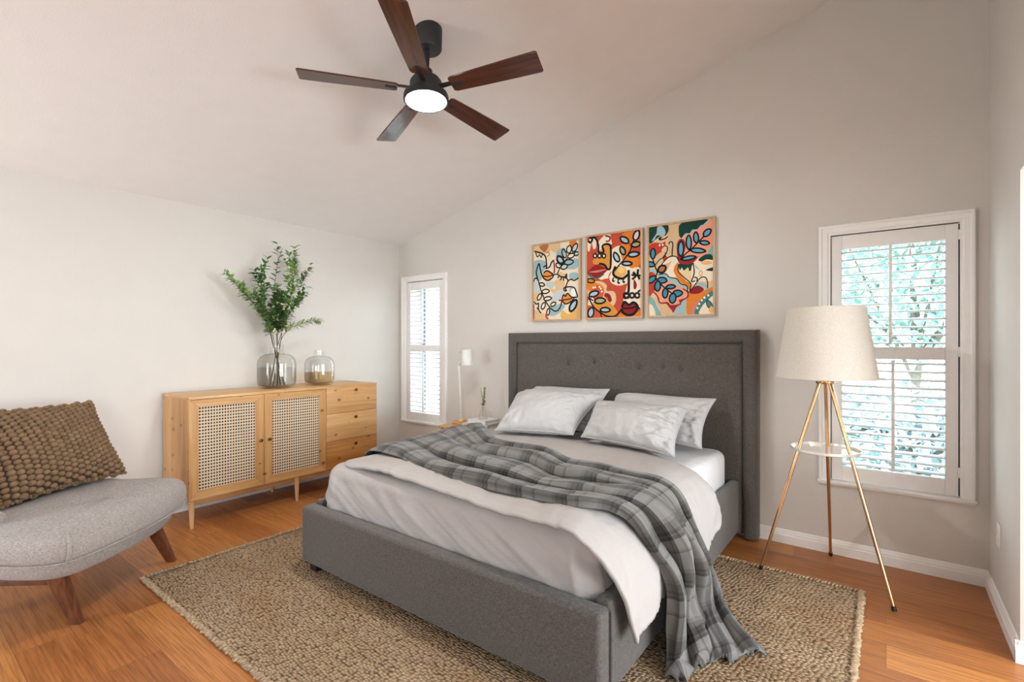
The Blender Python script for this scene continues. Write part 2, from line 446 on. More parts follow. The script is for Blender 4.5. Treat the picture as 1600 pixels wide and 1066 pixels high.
class MB:
    def __init__(self):
        self.v, self.f, self.mi, self.uv = [], [], [], {}
    def face(self, idx, mi=0, uv=None):
        if uv:
            self.uv[len(self.f)] = uv
        self.f.append(tuple(idx))
        self.mi.append(mi)
    def box(self, x0, x1, y0, y1, z0, z1, mi=0, mat=None):
        b = len(self.v)
        pts = [(x0, y0, z0), (x1, y0, z0), (x1, y1, z0), (x0, y1, z0), (x0, y0, z1), (x1, y0, z1), (x1, y1, z1), (x0, y1, z1)]
        if mat is not None:
            pts = [tuple(mat @ Vector(p)) for p in pts]
        self.v += pts
        for q in ((0, 3, 2, 1), (4, 5, 6, 7), (0, 1, 5, 4), (1, 2, 6, 5), (2, 3, 7, 6), (3, 0, 4, 7)):
            self.face([b + i for i in q], mi)
        return self
    def prism(self, poly, z0, z1, mi=0, mat=None):
        """extrude a polygon (list of (x, y)) between z0 and z1"""
        b = len(self.v)
        k = len(poly)
        pts = [(x, y, z0) for x, y in poly] + [(x, y, z1) for x, y in poly]
        if mat is not None:
            pts = [tuple(mat @ Vector(p)) for p in pts]
        self.v += pts
        self.face([b + i for i in reversed(range(k))], mi)
        self.face([b + k + i for i in range(k)], mi)
        for i in range(k):
            j = (i + 1) % k
            self.face([b + i, b + j, b + k + j, b + k + i], mi)
        return self
    def tube(self, pts, rad, n=12, mi=0, cap=True, flat=None):
        pts = [Vector(p) for p in pts]
        if not hasattr(rad, '__len__'):
            rad = [rad] * len(pts)
        b = len(self.v)
        up = None
        for i, p in enumerate(pts):
            d = (pts[min(i + 1, len(pts) - 1)] - pts[max(i - 1, 0)]).normalized()
            if up is None:
                ref = Vector((0, 0, 1)) if abs(d.z) < 0.9 else Vector((1, 0, 0))
                up = (ref - d * ref.dot(d)).normalized()
            else:
                up = (up - d * up.dot(d)).normalized()
            sd = d.cross(up)
            for k in range(n):
                a = 2 * PI * k / n
                self.v.append(tuple(p + (up * math.sin(a) * (flat or 1.0) + sd * math.cos(a)) * rad[i]))
        for i in range(len(pts) - 1):
            for k in range(n):
                k2 = (k + 1) % n
                self.face([b + i * n + k, b + i * n + k2, b + (i + 1) * n + k2, b + (i + 1) * n + k], mi)
        if cap:
            self.face([b + k for k in reversed(range(n))], mi)
            e = b + (len(pts) - 1) * n
            self.face([e + k for k in range(n)], mi)
        return self
    def lathe(self, prof, c=(0, 0, 0), n=40, mi=0, mat=None):
        b = len(self.v)
        for r, z in prof:
            for k in range(n):
                a = 2 * PI * k / n
                p = Vector((r * math.cos(a), r * math.sin(a), z))
                if mat is not None:
                    p = mat @ p
                self.v.append((p.x + c[0], p.y + c[1], p.z + c[2]))
        for i in range(len(prof) - 1):
            for k in range(n):
                k2 = (k + 1) % n
                self.face([b + i * n + k, b + i * n + k2, b + (i + 1) * n + k2, b + (i + 1) * n + k], mi)
        if prof[0][0] > 1e-4:
            self.face([b + k for k in reversed(range(n))], mi) if prof[0] != prof[-1] else None
        if prof[-1][0] > 1e-4 and prof[0] != prof[-1]:
            e = b + (len(prof) - 1) * n
            self.face([e + k for k in range(n)], mi)
        return self
    def grid(self, P, mi=0, wrap_u=False, uv=None):
        nu, nv = len(P), len(P[0])
        b = len(self.v)
        for row in P:
            self.v += [tuple(p) for p in row]
        for i in range(nu if wrap_u else nu - 1):
            i2 = (i + 1) % nu
            for j in range(nv - 1):
                u = None
                if uv is not None:
                    u = [uv[i][j], uv[i2][j], uv[i2][j + 1], uv[i][j + 1]]
                self.face([b + i * nv + j, b + i2 * nv + j, b + i2 * nv + j + 1, b + i * nv + j + 1], mi, u)
        return self
    def ball(self, c, r, nu=10, nv=7, mi=0, mat=None):
        b = len(self.v)
        rr = r if hasattr(r, '__len__') else (r, r, r)
        def put(p):
            p = Vector((p[0] * rr[0], p[1] * rr[1], p[2] * rr[2]))
            if mat is not None:
                p = mat @ p
            self.v.append((p.x + c[0], p.y + c[1], p.z + c[2]))
        put((0, 0, -1))
        for j in range(1, nv):
            t = -PI / 2 + PI * j / nv
            for i in range(nu):
                a = 2 * PI * i / nu
                put((math.cos(t) * math.cos(a), math.cos(t) * math.sin(a), math.sin(t)))
        put((0, 0, 1))
        top = b + 1 + (nv - 1) * nu
        for i in range(nu):
            i2 = (i + 1) % nu
            self.face([b, b + 1 + i2, b + 1 + i], mi)
            for j in range(nv - 2):
                s = b + 1 + j * nu
                self.face([s + i, s + i2, s + nu + i2, s + nu + i], mi)
            s = b + 1 + (nv - 2) * nu
            self.face([s + i, s + i2, top], mi)
        return self
    def leaf(self, base, d, up, L, W, mi=0, bend=0.15):
        d = Vector(d).normalized()
        s = d.cross(Vector(up))
        if s.length < 1e-3:
            s = d.cross(Vector((1, 0, 0)))
        s.normalize()
        nrm = s.cross(d).normalized()
        base = Vector(base)
        b = len(self.v)
        st = [(0, 0.06), (0.25, 0.8), (0.55, 1.0), (0.82, 0.55), (1.0, 0.03)]
        for t, w in st:
            cpt = base + d * L * t - nrm * bend * L * t * t
            self.v.append(tuple(cpt + s * W * 0.5 * w + nrm * 0.12 * W * w))
            self.v.append(tuple(cpt))
            self.v.append(tuple(cpt - s * W * 0.5 * w + nrm * 0.12 * W * w))
        for i in range(len(st) - 1):
            for q in (0, 1):
                a0 = b + i * 3 + q
                self.face([a0, a0 + 1, a0 + 4, a0 + 3], mi)
        return self
    def build(self, name, mats, parent=None, loc=None, bevel=0.0, seg=2, smooth=True, solid=0.0, offset=-1.0, subsurf=0, angle=38, weld=False):
        me = bpy.data.meshes.new(name)
        if parent is not None:
            org = WORLD[parent.name]
        else:
            org = Vector(loc) if loc is not None else Vector((0, 0, 0))
        me.from_pydata([(x - org.x, y - org.y, z - org.z) for x, y, z in self.v], [], self.f)
        if not isinstance(mats, (list, tuple)):
            mats = [mats]
        for m in mats:
            me.materials.append(m)
        me.polygons.foreach_set('material_index', self.mi)
        if self.uv:
            lay = me.uv_layers.new(name='UVMap')
            for fi, uvs in self.uv.items():
                for li, c in zip(me.polygons[fi].loop_indices, uvs):
                    lay.data[li].uv = c
        if bevel or weld:
            bm = bmesh.new()
            bm.from_mesh(me)
            if weld:
                bmesh.ops.remove_doubles(bm, verts=bm.verts, dist=1e-5)
                bmesh.ops.recalc_face_normals(bm, faces=bm.faces)
            if bevel:
                ed = [e for e in bm.edges if len(e.link_faces) == 2 and e.calc_face_angle(0) > R(40)]
                bmesh.ops.bevel(bm, geom=ed, offset=bevel, segments=seg, profile=0.5, affect='EDGES', clamp_overlap=True)
            bm.to_mesh(me)
            bm.free()
        if smooth:
            me.shade_smooth()
            me.set_sharp_from_angle(angle=R(angle))
        o = bpy.data.objects.new(name, me)
        COL.objects.link(o)
        if parent is not None:
            o.parent = parent
        else:
            o.location = org
        WORLD[o.name] = org
        if solid:
            md = o.modifiers.new('thickness', 'SOLIDIFY')
            md.thickness = solid
            md.offset = offset
        if subsurf:
            md = o.modifiers.new('smooth', 'SUBSURF')
            md.levels = md.render_levels = subsurf
        return o

def tag(o, label, cat=None, group=None):
    o['label'] = label
    if cat:
        o['category'] = cat
    if group:
        o['group'] = group
    return o

def thing(name, label, cat, loc, group=None):
    o = bpy.data.objects.new(name, None)
    o.empty_display_size = 0.1
    o.location = loc
    COL.objects.link(o)
    WORLD[o.name] = Vector(loc)
    return tag(o, label, cat, group)

def struct(o, label=None):
    o['kind'] = 'structure'
    if label:
        o['label'] = label
    return o

def catmull(pts, n, closed=False):
    """resample a polyline of tuples through a Catmull-Rom curve, n samples per span"""
    P = [np.array(p, float) for p in pts]
    k = len(P)
    out = []
    spans = k if closed else k - 1
    for i in range(spans):
        p1, p2 = P[i % k], P[(i + 1) % k]
        p0 = P[(i - 1) % k] if closed or i > 0 else 2 * p1 - p2
        p3 = P[(i + 2) % k] if closed or i + 2 < k else 2 * p2 - p1
        for s in range(n):
            t = s / n
            out.append(0.5 * ((2 * p1) + (-p0 + p2) * t + (2 * p0 - 5 * p1 + 4 * p2 - p3) * t * t + (-p0 + 3 * p1 - 3 * p2 + p3) * t ** 3))
    if not closed:
        out.append(P[-1])
    return out

def interp(x, xs, ys):
    return float(np.interp(x, xs, ys))

def sstep(a, b, x):
    t = min(1, max(0, (x - a) / (b - a)))
    return t * t * (3 - 2 * t)

def nz(x, y, z=0.0):
    return noise.noise(Vector((x, y, z)))

# ------------------------------------------------------------------ the room
XL, XR, YB, YF = -4.32, 0.434, 3.615, -1.9
TH = 0.30
def zc(x):
    return 2.377 + 0.2545 * (x - XL)

struct(MB().box(XL - 0.2, 3.5, YF - 0.2, YB + TH, -0.12, 0).build('floor', M['floor']))
struct(MB().prism([(XL - 0.2, zc(XL - 0.2)), (XR + 0.2, zc(XR + 0.2)), (XR + 0.2, zc(XR + 0.2) + 0.15), (XL - 0.2, zc(XL - 0.2) + 0.15)],
       -(YB + TH), -(YF - 0.2), mat=Matrix(((1, 0, 0, 0), (0, 0, -1, 0), (0, 1, 0, 0), (0, 0, 0, 1)))).build('ceiling', M['ceiling'], weld=True))

XZ = Matrix(((1, 0, 0, 0), (0, 0, 1, 0), (0, 1, 0, 0), (0, 0, 0, 1)))   # (x, z, y) -> (x, y, z)
YZ = Matrix(((0, 0, 1, 0), (1, 0, 0, 0), (0, 1, 0, 0), (0, 0, 0, 1)))   # (y, z, x) -> (x, y, z)

def wall_xz(name, xs0, xs1, holes, y0, y1, top):
    """wall in an XZ plane with rectangular holes (x0, x1, z0, z1)"""
    mb = MB()
    cuts = sorted({xs0, xs1, *[h[0] for h in holes], *[h[1] for h in holes]})
    for a, b in zip(cuts, cuts[1:]):
        hs = [h for h in holes if h[0] <= a + 1e-6 and h[1] >= b - 1e-6]
        z = 0.0
        for h in hs:
            if h[2] > z:
                mb.prism([(a, z), (b, z), (b, h[2]), (a, h[2])], y0, y1, mat=XZ)
            z = h[3]
        mb.prism([(a, z), (b, z), (b, top(b)), (a, top(a))], y0, y1, mat=XZ)
    return struct(mb.build(name, M['wall'], weld=True, smooth=False))

def wall_yz(name, ys0, ys1, holes, x0, x1, top):
    mb = MB()
    cuts = sorted({ys0, ys1, *[h[0] for h in holes], *[h[1] for h in holes]})
    for a, b in zip(cuts, cuts[1:]):
        hs = [h for h in holes if h[0] <= a + 1e-6 and h[1] >= b - 1e-6]
        z = 0.0
        for h in hs:
            if h[2] > z:
                mb.prism([(a, z), (b, z), (b, h[2]), (a, h[2])], x0, x1, mat=YZ)
            z = h[3]
        mb.prism([(a, z), (b, z), (b, top), (a, top)], x0, x1, mat=YZ)
    return struct(mb.build(name, M['wall'], weld=True, smooth=False))

WIN = {1: (-4.262, -3.572), 2: (-0.335, 0.383)}
CW = 0.062
WZ0, WZ1 = 0.452, 1.957
holes = [(a + CW - 0.003, b - CW + 0.003, WZ0 - 0.003, WZ1 + 0.003) for a, b in WIN.values()]
wall_xz('wall_back', XL, XR, holes, YB, YB + TH, zc)
wall_xz('wall_front', XL, XR, [(-4.0, -3.0, 0.0, 2.15)], YF - TH, YF, zc)
wall_yz('wall_left', YF - TH, YB + TH, [], XL - TH, XL, zc(XL))
wall_yz('wall_right', YF - TH, YB + TH, [(-1.85, -0.55, 0.65, 2.1), (0.9, 2.842, 0.0, 2.0)], XR, XR + 0.12, zc(XR) + 0.02)
AX = 3.3
alc = MB()
for q in ((0.1, 3.6, 0, 0.4), (0.1, 3.6, 2.3, 2.6), (0.1, 0.5, 0.4, 2.3), (3.1, 3.6, 0.4, 2.3)):
    alc.box(AX, AX + 0.1, *q)
alc.box(XR + 0.12, AX, 0.1, 0.2, 0, 2.6)
alc.box(XR + 0.12, AX, 3.5, 3.6, 0, 2.6)
struct(alc.build('wall_alcove', M['wall'], smooth=False))
struct(MB().box(XR + 0.12, AX + 0.1, 0.1, 3.6, 2.6, 2.7).build('ceiling_alcove', M['ceiling'], smooth=False))

# baseboards: a stepped profile run along each wall
BP = [(0.0, 0.0), (0.016, 0.0), (0.016, 0.052), (0.0125, 0.058), (0.0125, 0.066), (0.009, 0.072), (0.007, 0.083), (0.003, 0.088), (0.0, 0.088)]
def baseboard(name, p0, p1, nrm):
    mb = MB()
    P = []
    for end, q in ((0, p0), (1, p1)):
        P.append([(q[0] + nrm[0] * d, q[1] + nrm[1] * d, z) for d, z in BP])
    mb.grid(P)
    for row in P:
        b = len(mb.v)
        mb.v += row
        mb.face(list(range(b, b + len(row))))
    return struct(mb.build(name, M['trim'], angle=20))
baseboard('baseboard_back', (XL, YB), (XR, YB), (0, -1))
baseboard('baseboard_left', (XL, YF), (XL, YB), (1, 0))
baseboard('baseboard_right', (XR, 2.842 - 0.012), (XR, YB), (-1, 0))
baseboard('baseboard_reveal', (XR - 0.016, 2.842), (XR + 0.12, 2.842), (0, -1))
baseboard('baseboard_front', (-3.0, YF), (XR, YF), (0, 1))

# ------------------------------------------------------------------ windows with casing, sash and glass
def window(num, x0, x1):
    o = (x0 + CW, x1 - CW)
    # casing on three sides plus a thin sill strip
    mb = MB()
    prof = [(0.0, 0.0), (0.0, 0.020), (0.006, 0.026), (0.016, 0.026), (0.021, 0.020), (0.034, 0.018), (0.046, 0.016), (0.052, 0.010), (CW, 0.009), (CW, -0.20)]
    P = []
    for (cx, cz, sx, sz) in ((x0, 0.444, 1, 0), (x0, WZ1 + CW, 1, -1), (x1, WZ1 + CW, -1, -1), (x1, 0.444, -1, 0)):
        P.append([(cx + sx * d, YB - h, cz + sz * d) for d, h in prof])
    mb.grid(P)
    casing = mb.build('window_%d' % num, M['trim'], angle=20, loc=((x0 + x1) / 2, YB, 0.44))
    struct(casing)
    sl = MB().box(x0 - 0.004, x1 + 0.006, YB - 0.030, YB + 0.06, 0.436, 0.452)
    sl.box(x0, x1, YB - 0.016, YB, 0.424, 0.436)
    sl.build('window_sill', M['trim'], casing, bevel=0.003)
    s = MB()
    ys0, ys1 = YB + 0.20, YB + 0.24
    w = 0.04
    s.box(o[0], o[0] + w, ys0, ys1, WZ0, WZ1)
    s.box(o[1] - w, o[1], ys0, ys1, WZ0, WZ1)
    s.box(o[0] + w, o[1] - w, ys0, ys1, WZ0, WZ0 + w)
    s.box(o[0] + w, o[1] - w, ys0, ys1, WZ1 - w, WZ1)
    s.box(o[0] + w, o[1] - w, ys0, ys1, 1.205, 1.255)
    sash = s.build('sash', M['trim'], casing, bevel=0.003)
    g = MB()
    t = 0.009
    for za, zb in ((WZ0 + w, 1.205), (1.255, WZ1 - w)):
        g.box(o[0] + w, o[0] + w + t, ys0 - 0.003, ys1, za, zb)
        g.box(o[1] - w - t, o[1] - w, ys0 - 0.003, ys1, za, zb)
        g.box(o[0] + w, o[1] - w, ys0 - 0.003, ys1, za, za + t)
        g.box(o[0] + w, o[1] - w, ys0 - 0.003, ys1, zb - t, zb)
    tag(g.build('gasket', M['sash'], sash), 'dark grey glazing gasket')
    for za, zb in ((WZ0 + w, 1.205), (1.255, WZ1 - w)):
        MB().box(o[0] + w, o[1] - w, YB + 0.218, YB + 0.222, za, zb).build('glass_pane', M['pane'], sash)
    return casing, o
for k, (a, b) in WIN.items():
    window(k, a, b)

def shutter(x0, x1, label, hinge_right=True):
    o = (x0 + CW, x1 - CW)
    yf, yb = YB + 0.003, YB + 0.031
    root = thing('plantation_shutter', label, 'window shutter', ((x0 + x1) / 2, YB + 0.016, WZ0), 'plantation shutters on the back wall')
    a, b = o[0] + 0.004, o[1] - 0.006
    z0, z1 = WZ0 + 0.004, WZ1 - 0.006
    sw = 0.055
    for xa, xb in ((a, a + sw), (b - sw, b)):
        MB().box(xa, xb, yf, yb, z0, z1).build('stile', M['shutter'], root, bevel=0.003)
    bands = ((z0, 0.543), (1.201, 1.272), (1.868, z1))
    for za, zb in bands:
        MB().box(a + sw, b - sw, yf + 0.001, yb - 0.001, za, zb).build('rail', M['shutter'], root, bevel=0.002)
    for (za, zb, n, ang, rx) in ((1.272, 1.868, 13, 4, -0.003), (0.543, 1.201, 14, 7, 0.009)):
        lv = MB()
        pitch = (zb - za) / n
        for i in range(n):
            zc_ = za + pitch * (i + 0.5)
            P = []
            for x in (a + sw + 0.001, b - sw - 0.001):
                row = []
                for k in range(12):
                    t = 2 * PI * k / 12
                    dy, dz = 0.029 * math.cos(t), 0.0062 * math.sin(t)
                    c, s = math.cos(R(ang)), math.sin(R(ang))
                    row.append((x, (yf + yb) / 2 + dy * c - dz * s, zc_ + dy * s + dz * c))
                row.append(row[0])
                P.append(row)
            lv.grid(P)
        lv.build('louver_bank', M['shutter'], root, weld=True)
        xm = (a + b) / 2 + rx
        MB().box(xm - 0.008, xm + 0.008, yf - 0.032, yf - 0.018, za + 0.012, zb - 0.004).build('tilt_rod', M['shutter'], root, bevel=0.002)
        MB().box(xm + 0.012, xm + 0.026, yf - 0.006, yf + 0.002, za - 0.034, za - 0.012).build('magnet_catch', M['plastic'], root, bevel=0.002)
    hx = b + 0.002
    for hz in (0.56, 1.22, 1.86):
        MB().box(hx - 0.006, hx + 0.006, yf - 0.008, yf + 0.004, hz, hz + 0.055).build('hinge', M['plastic'], root, bevel=0.002)
    gp = MB()  # dark strips that paint the shade in the gap round the panel
    gp.box(o[0] + 0.0005, a - 0.0005, yb - 0.012, yb, z0, z1)
    gp.box(b + 0.0005, o[1] - 0.0005, yb - 0.012, yb, z0, z1)
    gp.box(a, b, yb - 0.012, yb, z1 + 0.0005, WZ1 - 0.0005)
    tag(gp.build('gap_shade_strip', M['gap'], root), 'dark strip standing in for shade in the gap around the panel')
shutter(*WIN[1], 'white slatted window shutter in the room corner behind the nightstand')
shutter(*WIN[2], 'white slatted window shutter behind the tripod floor lamp')

# unseen door and side-wall window frames, added to let fill light in
fr = MB()
for xa, xb in ((-4.0, -3.94), (-3.06, -3.0)):
    fr.box(xa, xb, YF - 0.12, YF - 0.05, 0, 2.15)
fr.box(-3.94, -3.06, YF - 0.12, YF - 0.05, 2.09, 2.15)
struct(fr.build('added_door_frame', M['trim'], loc=(-3.5, YF - 0.08, 0)))
fr = MB()
for ya, yb in ((-1.85, -1.80), (-1.22, -1.18), (-0.6, -0.55)):
    fr.box(XR + 0.03, XR + 0.08, ya, yb, 0.65, 2.1)
fr.box(XR + 0.03, XR + 0.08, -1.8, -0.6, 0.65, 0.70)
fr.box(XR + 0.03, XR + 0.08, -1.8, -0.6, 2.05, 2.1)
struct(fr.build('window_3', M['trim'], loc=(XR + 0.05, -1.2, 0.65)))

# outlet on the right wall
op = MB().box(XR - 0.006, XR, 3.262, 3.338, 0.315, 0.432)
out = tag(op.build('wall_outlet', M['plastic'], loc=(XR, 3.3, 0.315), bevel=0.003), 'white electrical outlet plate low on the right wall', 'outlet')
for z in (0.338, 0.380):
    MB().box(XR - 0.009, XR - 0.005, 3.282, 3.318, z, z + 0.030).build('socket', M['plastic'], out, bevel=0.002)

# ------------------------------------------------------------------ garden outside the windows
rng = random.Random(5)
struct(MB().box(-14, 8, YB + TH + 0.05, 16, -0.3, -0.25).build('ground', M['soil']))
def shrub(name, label, cat, c, size, n, mat, trunk_h, leaf=(0.16, 0.07)):
    root = thing(name, label, cat, (c[0], c[1], -0.25))
    tr = MB()
    top = c[2]
    tr.tube([(c[0], c[1], -0.27), (c[0] + 0.03, c[1], top * 0.5), (c[0], c[1] + 0.02, top)], [0.06, 0.05, 0.03], 8)
    for k in range(7):
        a = rng.uniform(0, 2 * PI)
        tr.tube([(c[0], c[1], top * 0.4 + 0.05 * k), (c[0] + math.cos(a) * size[0] * 0.6, c[1] + math.sin(a) * size[1] * 0.6, top + rng.uniform(-0.3, 0.5) * size[2])], [0.025, 0.008], 6)
    tr.build('trunk', M['bark'], root)
    lf = MB()
    for k in range(n):
        while True:
            p = Vector((rng.uniform(-1, 1), rng.uniform(-1, 1), rng.uniform(-1, 1)))
            if p.length < 1:
                break
        q = (c[0] + p.x * size[0], c[1] + p.y * size[1], c[2] + p.z * size[2])
        d = Vector((rng.uniform(-1, 1), rng.uniform(-1, 1), rng.uniform(-0.8, 0.6)))
        lf.leaf(q, d, (0, 0, 1), rng.uniform(0.7, 1.4) * leaf[0], rng.uniform(0.7, 1.4) * leaf[1])
    lf.build('foliage', mat, root)
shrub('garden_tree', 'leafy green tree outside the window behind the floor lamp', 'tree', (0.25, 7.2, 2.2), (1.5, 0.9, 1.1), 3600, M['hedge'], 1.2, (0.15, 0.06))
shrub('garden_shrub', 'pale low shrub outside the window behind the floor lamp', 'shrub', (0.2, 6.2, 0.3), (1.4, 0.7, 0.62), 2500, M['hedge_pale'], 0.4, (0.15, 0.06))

# ------------------------------------------------------------------ rug
RX0, RX1, RY0, RY1 = -3.245, -0.10, 0.925, 3.128
def rug():
    nx, ny = 90, 64
    P = []
    for i in range(nx + 1):
        row = []
        for j in range(ny + 1):
            x = RX0 + (RX1 - RX0) * i / nx
            y = RY0 + (RY1 - RY0) * j / ny
            e = min(i, nx - i, j, ny - j)
            w = 0.006 * nz(x * 3, y * 3, 1.7)
            z = 0.011 if e > 0 else 0.001
            row.append((x + (w if i in (0, nx) else 0), y + (w if j in (0, ny) else 0), z))
        P.append(row)
    mb = MB().grid(P)
    b = len(mb.v)
    mb.v += [(RX0 + 0.004, RY0 + 0.004, 0.0005), (RX1 - 0.004, RY0 + 0.004, 0.0005), (RX1 - 0.004, RY1 - 0.004, 0.0005), (RX0 + 0.004, RY1 - 0.004, 0.0005)]
    mb.face([b + 3, b + 2, b + 1, b])
    r = tag(mb.build('area_rug', M['jute'], loc=((RX0 + RX1) / 2, (RY0 + RY1) / 2, 0)), 'woven tan jute rug lying under the bed', 'rug')
    # stitched binding along the four edges: short slanted loops
    eb = MB()
    rg = random.Random(3)
    def loops(p0, p1, nrm):
        p0, p1 = Vector(p0), Vector(p1)
        n = int((p1 - p0).length / 0.0165)
        for k in range(n):
            q = p0 + (p1 - p0) * ((k + 0.5) / n)
            q.x += rg.uniform(-0.003, 0.003); q.y += rg.uniform(-0.003, 0.003)
            t = (p1 - p0).normalized()
            d = (Vector(nrm) + t * 0.45).normalized()
            ang = math.atan2(d.y, d.x)
            eb.ball((q.x, q.y, 0.0095), (0.017 + rg.uniform(-.003, .004), 0.0066, 0.0085), 6, 5, mat=Matrix.Rotation(ang, 3, 'Z').to_4x4())
    loops((RX0, RY0, 0), (RX0, RY1, 0), (1, 0, 0))
    loops((RX1, RY0, 0), (RX1, RY1, 0), (1, 0, 0))
    loops((RX0, RY0, 0), (RX1, RY0, 0), (0, 1, 0))
    loops((RX0, RY1, 0), (RX1, RY1, 0), (0, 1, 0))
    eb.build('edge_binding', M['jute_edge'], r)
rug()
RT = 0.012   # top of the rug

# ------------------------------------------------------------------ bed frame
BX0, BX1, BY0, BY1 = -2.645, -0.772, 1.505, 3.50
def padded(name, x0, x1, y0, y1, z0, z1, parent, mat, bev=0.018, sub=True):
    return MB().box(x0, x1, y0, y1, z0, z1).build(name, mat, parent, bevel=bev, seg=4)
bed = thing('bed_frame', 'grey linen upholstered bed frame with tall buttoned headboard on the jute rug', 'bed', ((BX0 + BX1) / 2, (BY0 + BY1) / 2, RT))
padded('footboard', BX0, BX1, BY0, BY0 + 0.085, 0.062, 0.372, bed, M['upholstery'])
padded('side_rail', BX1 - 0.062, BX1, BY0 + 0.087, BY1 - 0.002, 0.05, 0.388, bed, M['upholstery'])
padded('side_rail', BX0, BX0 + 0.062, BY0 + 0.087, BY1 - 0.002, 0.05, 0.388, bed, M['upholstery'])
MB().box(BX0 + 0.064, BX1 - 0.064, BY0 + 0.09, BY1 - 0.002, 0.16, 0.20).build('slat_base', M['dark_inside'], bed)
for fx in (BX0 + 0.07, BX1 - 0.07):
    MB().box(fx - 0.03, fx + 0.03, BY0 + 0.03, BY0 + 0.09, RT, 0.06).build('foot', M['blackfoot'], bed, bevel=0.004)
# welt line on the footboard's right end
MB().tube([(BX1 + 0.001, BY0 + 0.087, 0.075), (BX1 + 0.001, BY0 + 0.087, 0.352)], 0.004, 8).build('piping', M['button'], bed)

HX0, HX1, HY0, HY1, HZ1 = -2.705, -0.665, 3.485, 3.592, 1.383
def headboard():
    bt = 0.088
    # rolled border with a half-round face, legs down to the floor
    prof = []
    for k in range(13):
        a = PI * k / 12
        prof.append((bt / 2 - math.cos(a) * bt / 2, 0.055 * math.sin(a) ** 0.6))
    mb = MB()
    P = []
    for (cx, cz, sx, sz) in ((HX0, 0.016, 1, 0), (HX0, HZ1, 1, -1), (HX1, HZ1, -1, -1), (HX1, 0.016, -1, 0)):
        row = [(cx, HY1, cz)]
        row += [(cx + sx * d, HY1 - 0.052 - h, cz + sz * d) for d, h in prof]
        row += [(cx + sx * bt, HY1, cz + sz * bt)]
        P.append(row)
    mb.grid(P)
    for e in (0, 3):
        b = len(mb.v)
        mb.v += P[e]
        mb.face(list(range(b, b + len(P[e]))))
    # back board
    mb.box(HX0 + 0.004, HX1 - 0.004, HY1 - 0.006, HY1, 0.02, HZ1 - 0.004)
    border = mb.build('headboard_border', M['upholstery'], bed, angle=50)
    # padded centre panel with dimples at the buttons
    btn = [(-2.095, 1.121), (-1.854, 1.143), (-1.485, 1.104), (-1.294, 1.119), (-1.160, 1.105)]
    x0, x1, z0, z1 = HX0 + bt - 0.004, HX1 - bt + 0.004, 0.03, HZ1 - bt + 0.004
    nu, nv = 150, 80
    P = []
    for i in range(nu + 1):
        row = []
        for j in range(nv + 1):
            x = x0 + (x1 - x0) * i / nu
            z = z0 + (z1 - z0) * j / nv
            e = min(x - x0, x1 - x, z1 - z, 0.05)
            puff = 0.03 * (1 - (1 - min(1, e / 0.05)) ** 2) ** 0.5
            puff += 0.002 * nz(x * 4, z * 4)
            for bx, bz in btn:
                r = math.hypot((x - bx), (z - bz))
                puff -= 0.020 * math.exp(-(r / 0.022) ** 2) + 0.008 * math.exp(-(r / 0.07) ** 2)
                # short creases running out of each button
                th = math.atan2(z - bz, x - bx)
                puff -= 0.004 * math.exp(-(r / 0.06) ** 2) * max(0, math.cos(4 * th + bx * 9)) * (r > 0.01)
            row.append((x, HY1 - 0.055 - puff, z))
        P.append(row)
    panel = MB().grid(P).build('headboard_panel', M['upholstery'], bed)
    for bx, bz in btn:
        MB().ball((bx, HY1 - 0.063, bz), (0.012, 0.006, 0.012), 12, 8).build('button', M['button'], panel)
headboard()

# ------------------------------------------------------------------ mattress in its white fitted sheet
MX0, MX1, MY0, MY1, MZ0, MZ1 = -2.575, -0.838, 1.64, 3.475, 0.20, 0.588
def rounded_block(x0, x1, y0, y1, z0, z1, rp, rz, n=8, wob=0.0):
    """block with rounded plan corners (rp) and rounded top edge (rz), as a wrapped grid"""
    plan = []
    for cx, cy, a0 in ((x1 - rp, y0 + rp, -90), (x1 - rp, y1 - rp, 0), (x0 + rp, y1 - rp, 90), (x0 + rp, y0 + rp, 180)):
        for k in range(n + 1):
            a = R(a0 + 90 * k / n)
            plan.append((cx, cy, math.cos(a), math.sin(a)))
    P = []
    for cx, cy, ca, sa in plan:
        row = []
        for (ins, z) in [(0.02, z0), (0, z0 + 0.02), (0, z1 - rz)] + [(rz - rz * math.cos(R(90 * k / 6)), z1 - rz + rz * math.sin(R(90 * k / 6))) for k in range(1, 7)]:
            r = rp - ins
            row.append((cx + ca * r, cy + sa * r, z))
        for f in (0.75, 0.4, 0.0):
            mx, my = (x0 + x1) / 2, (y0 + y1) / 2
            bx, by, bz = row[8]
            row.append((mx + (bx - mx) * f, my + (by - my) * f, z1 + 0.004 * (1 - f)))
        P.append(row)
    return P
mat_o = MB().grid(rounded_block(MX0, MX1, MY0, MY1, MZ0, MZ1, 0.09, 0.055), wrap_u=True).build('mattress', M['sheet'], loc=((MX0 + MX1) / 2, (MY0 + MY1) / 2, MZ0), weld=True)
tag(mat_o, 'mattress in a smooth white fitted sheet set inside the grey bed frame', 'mattress')

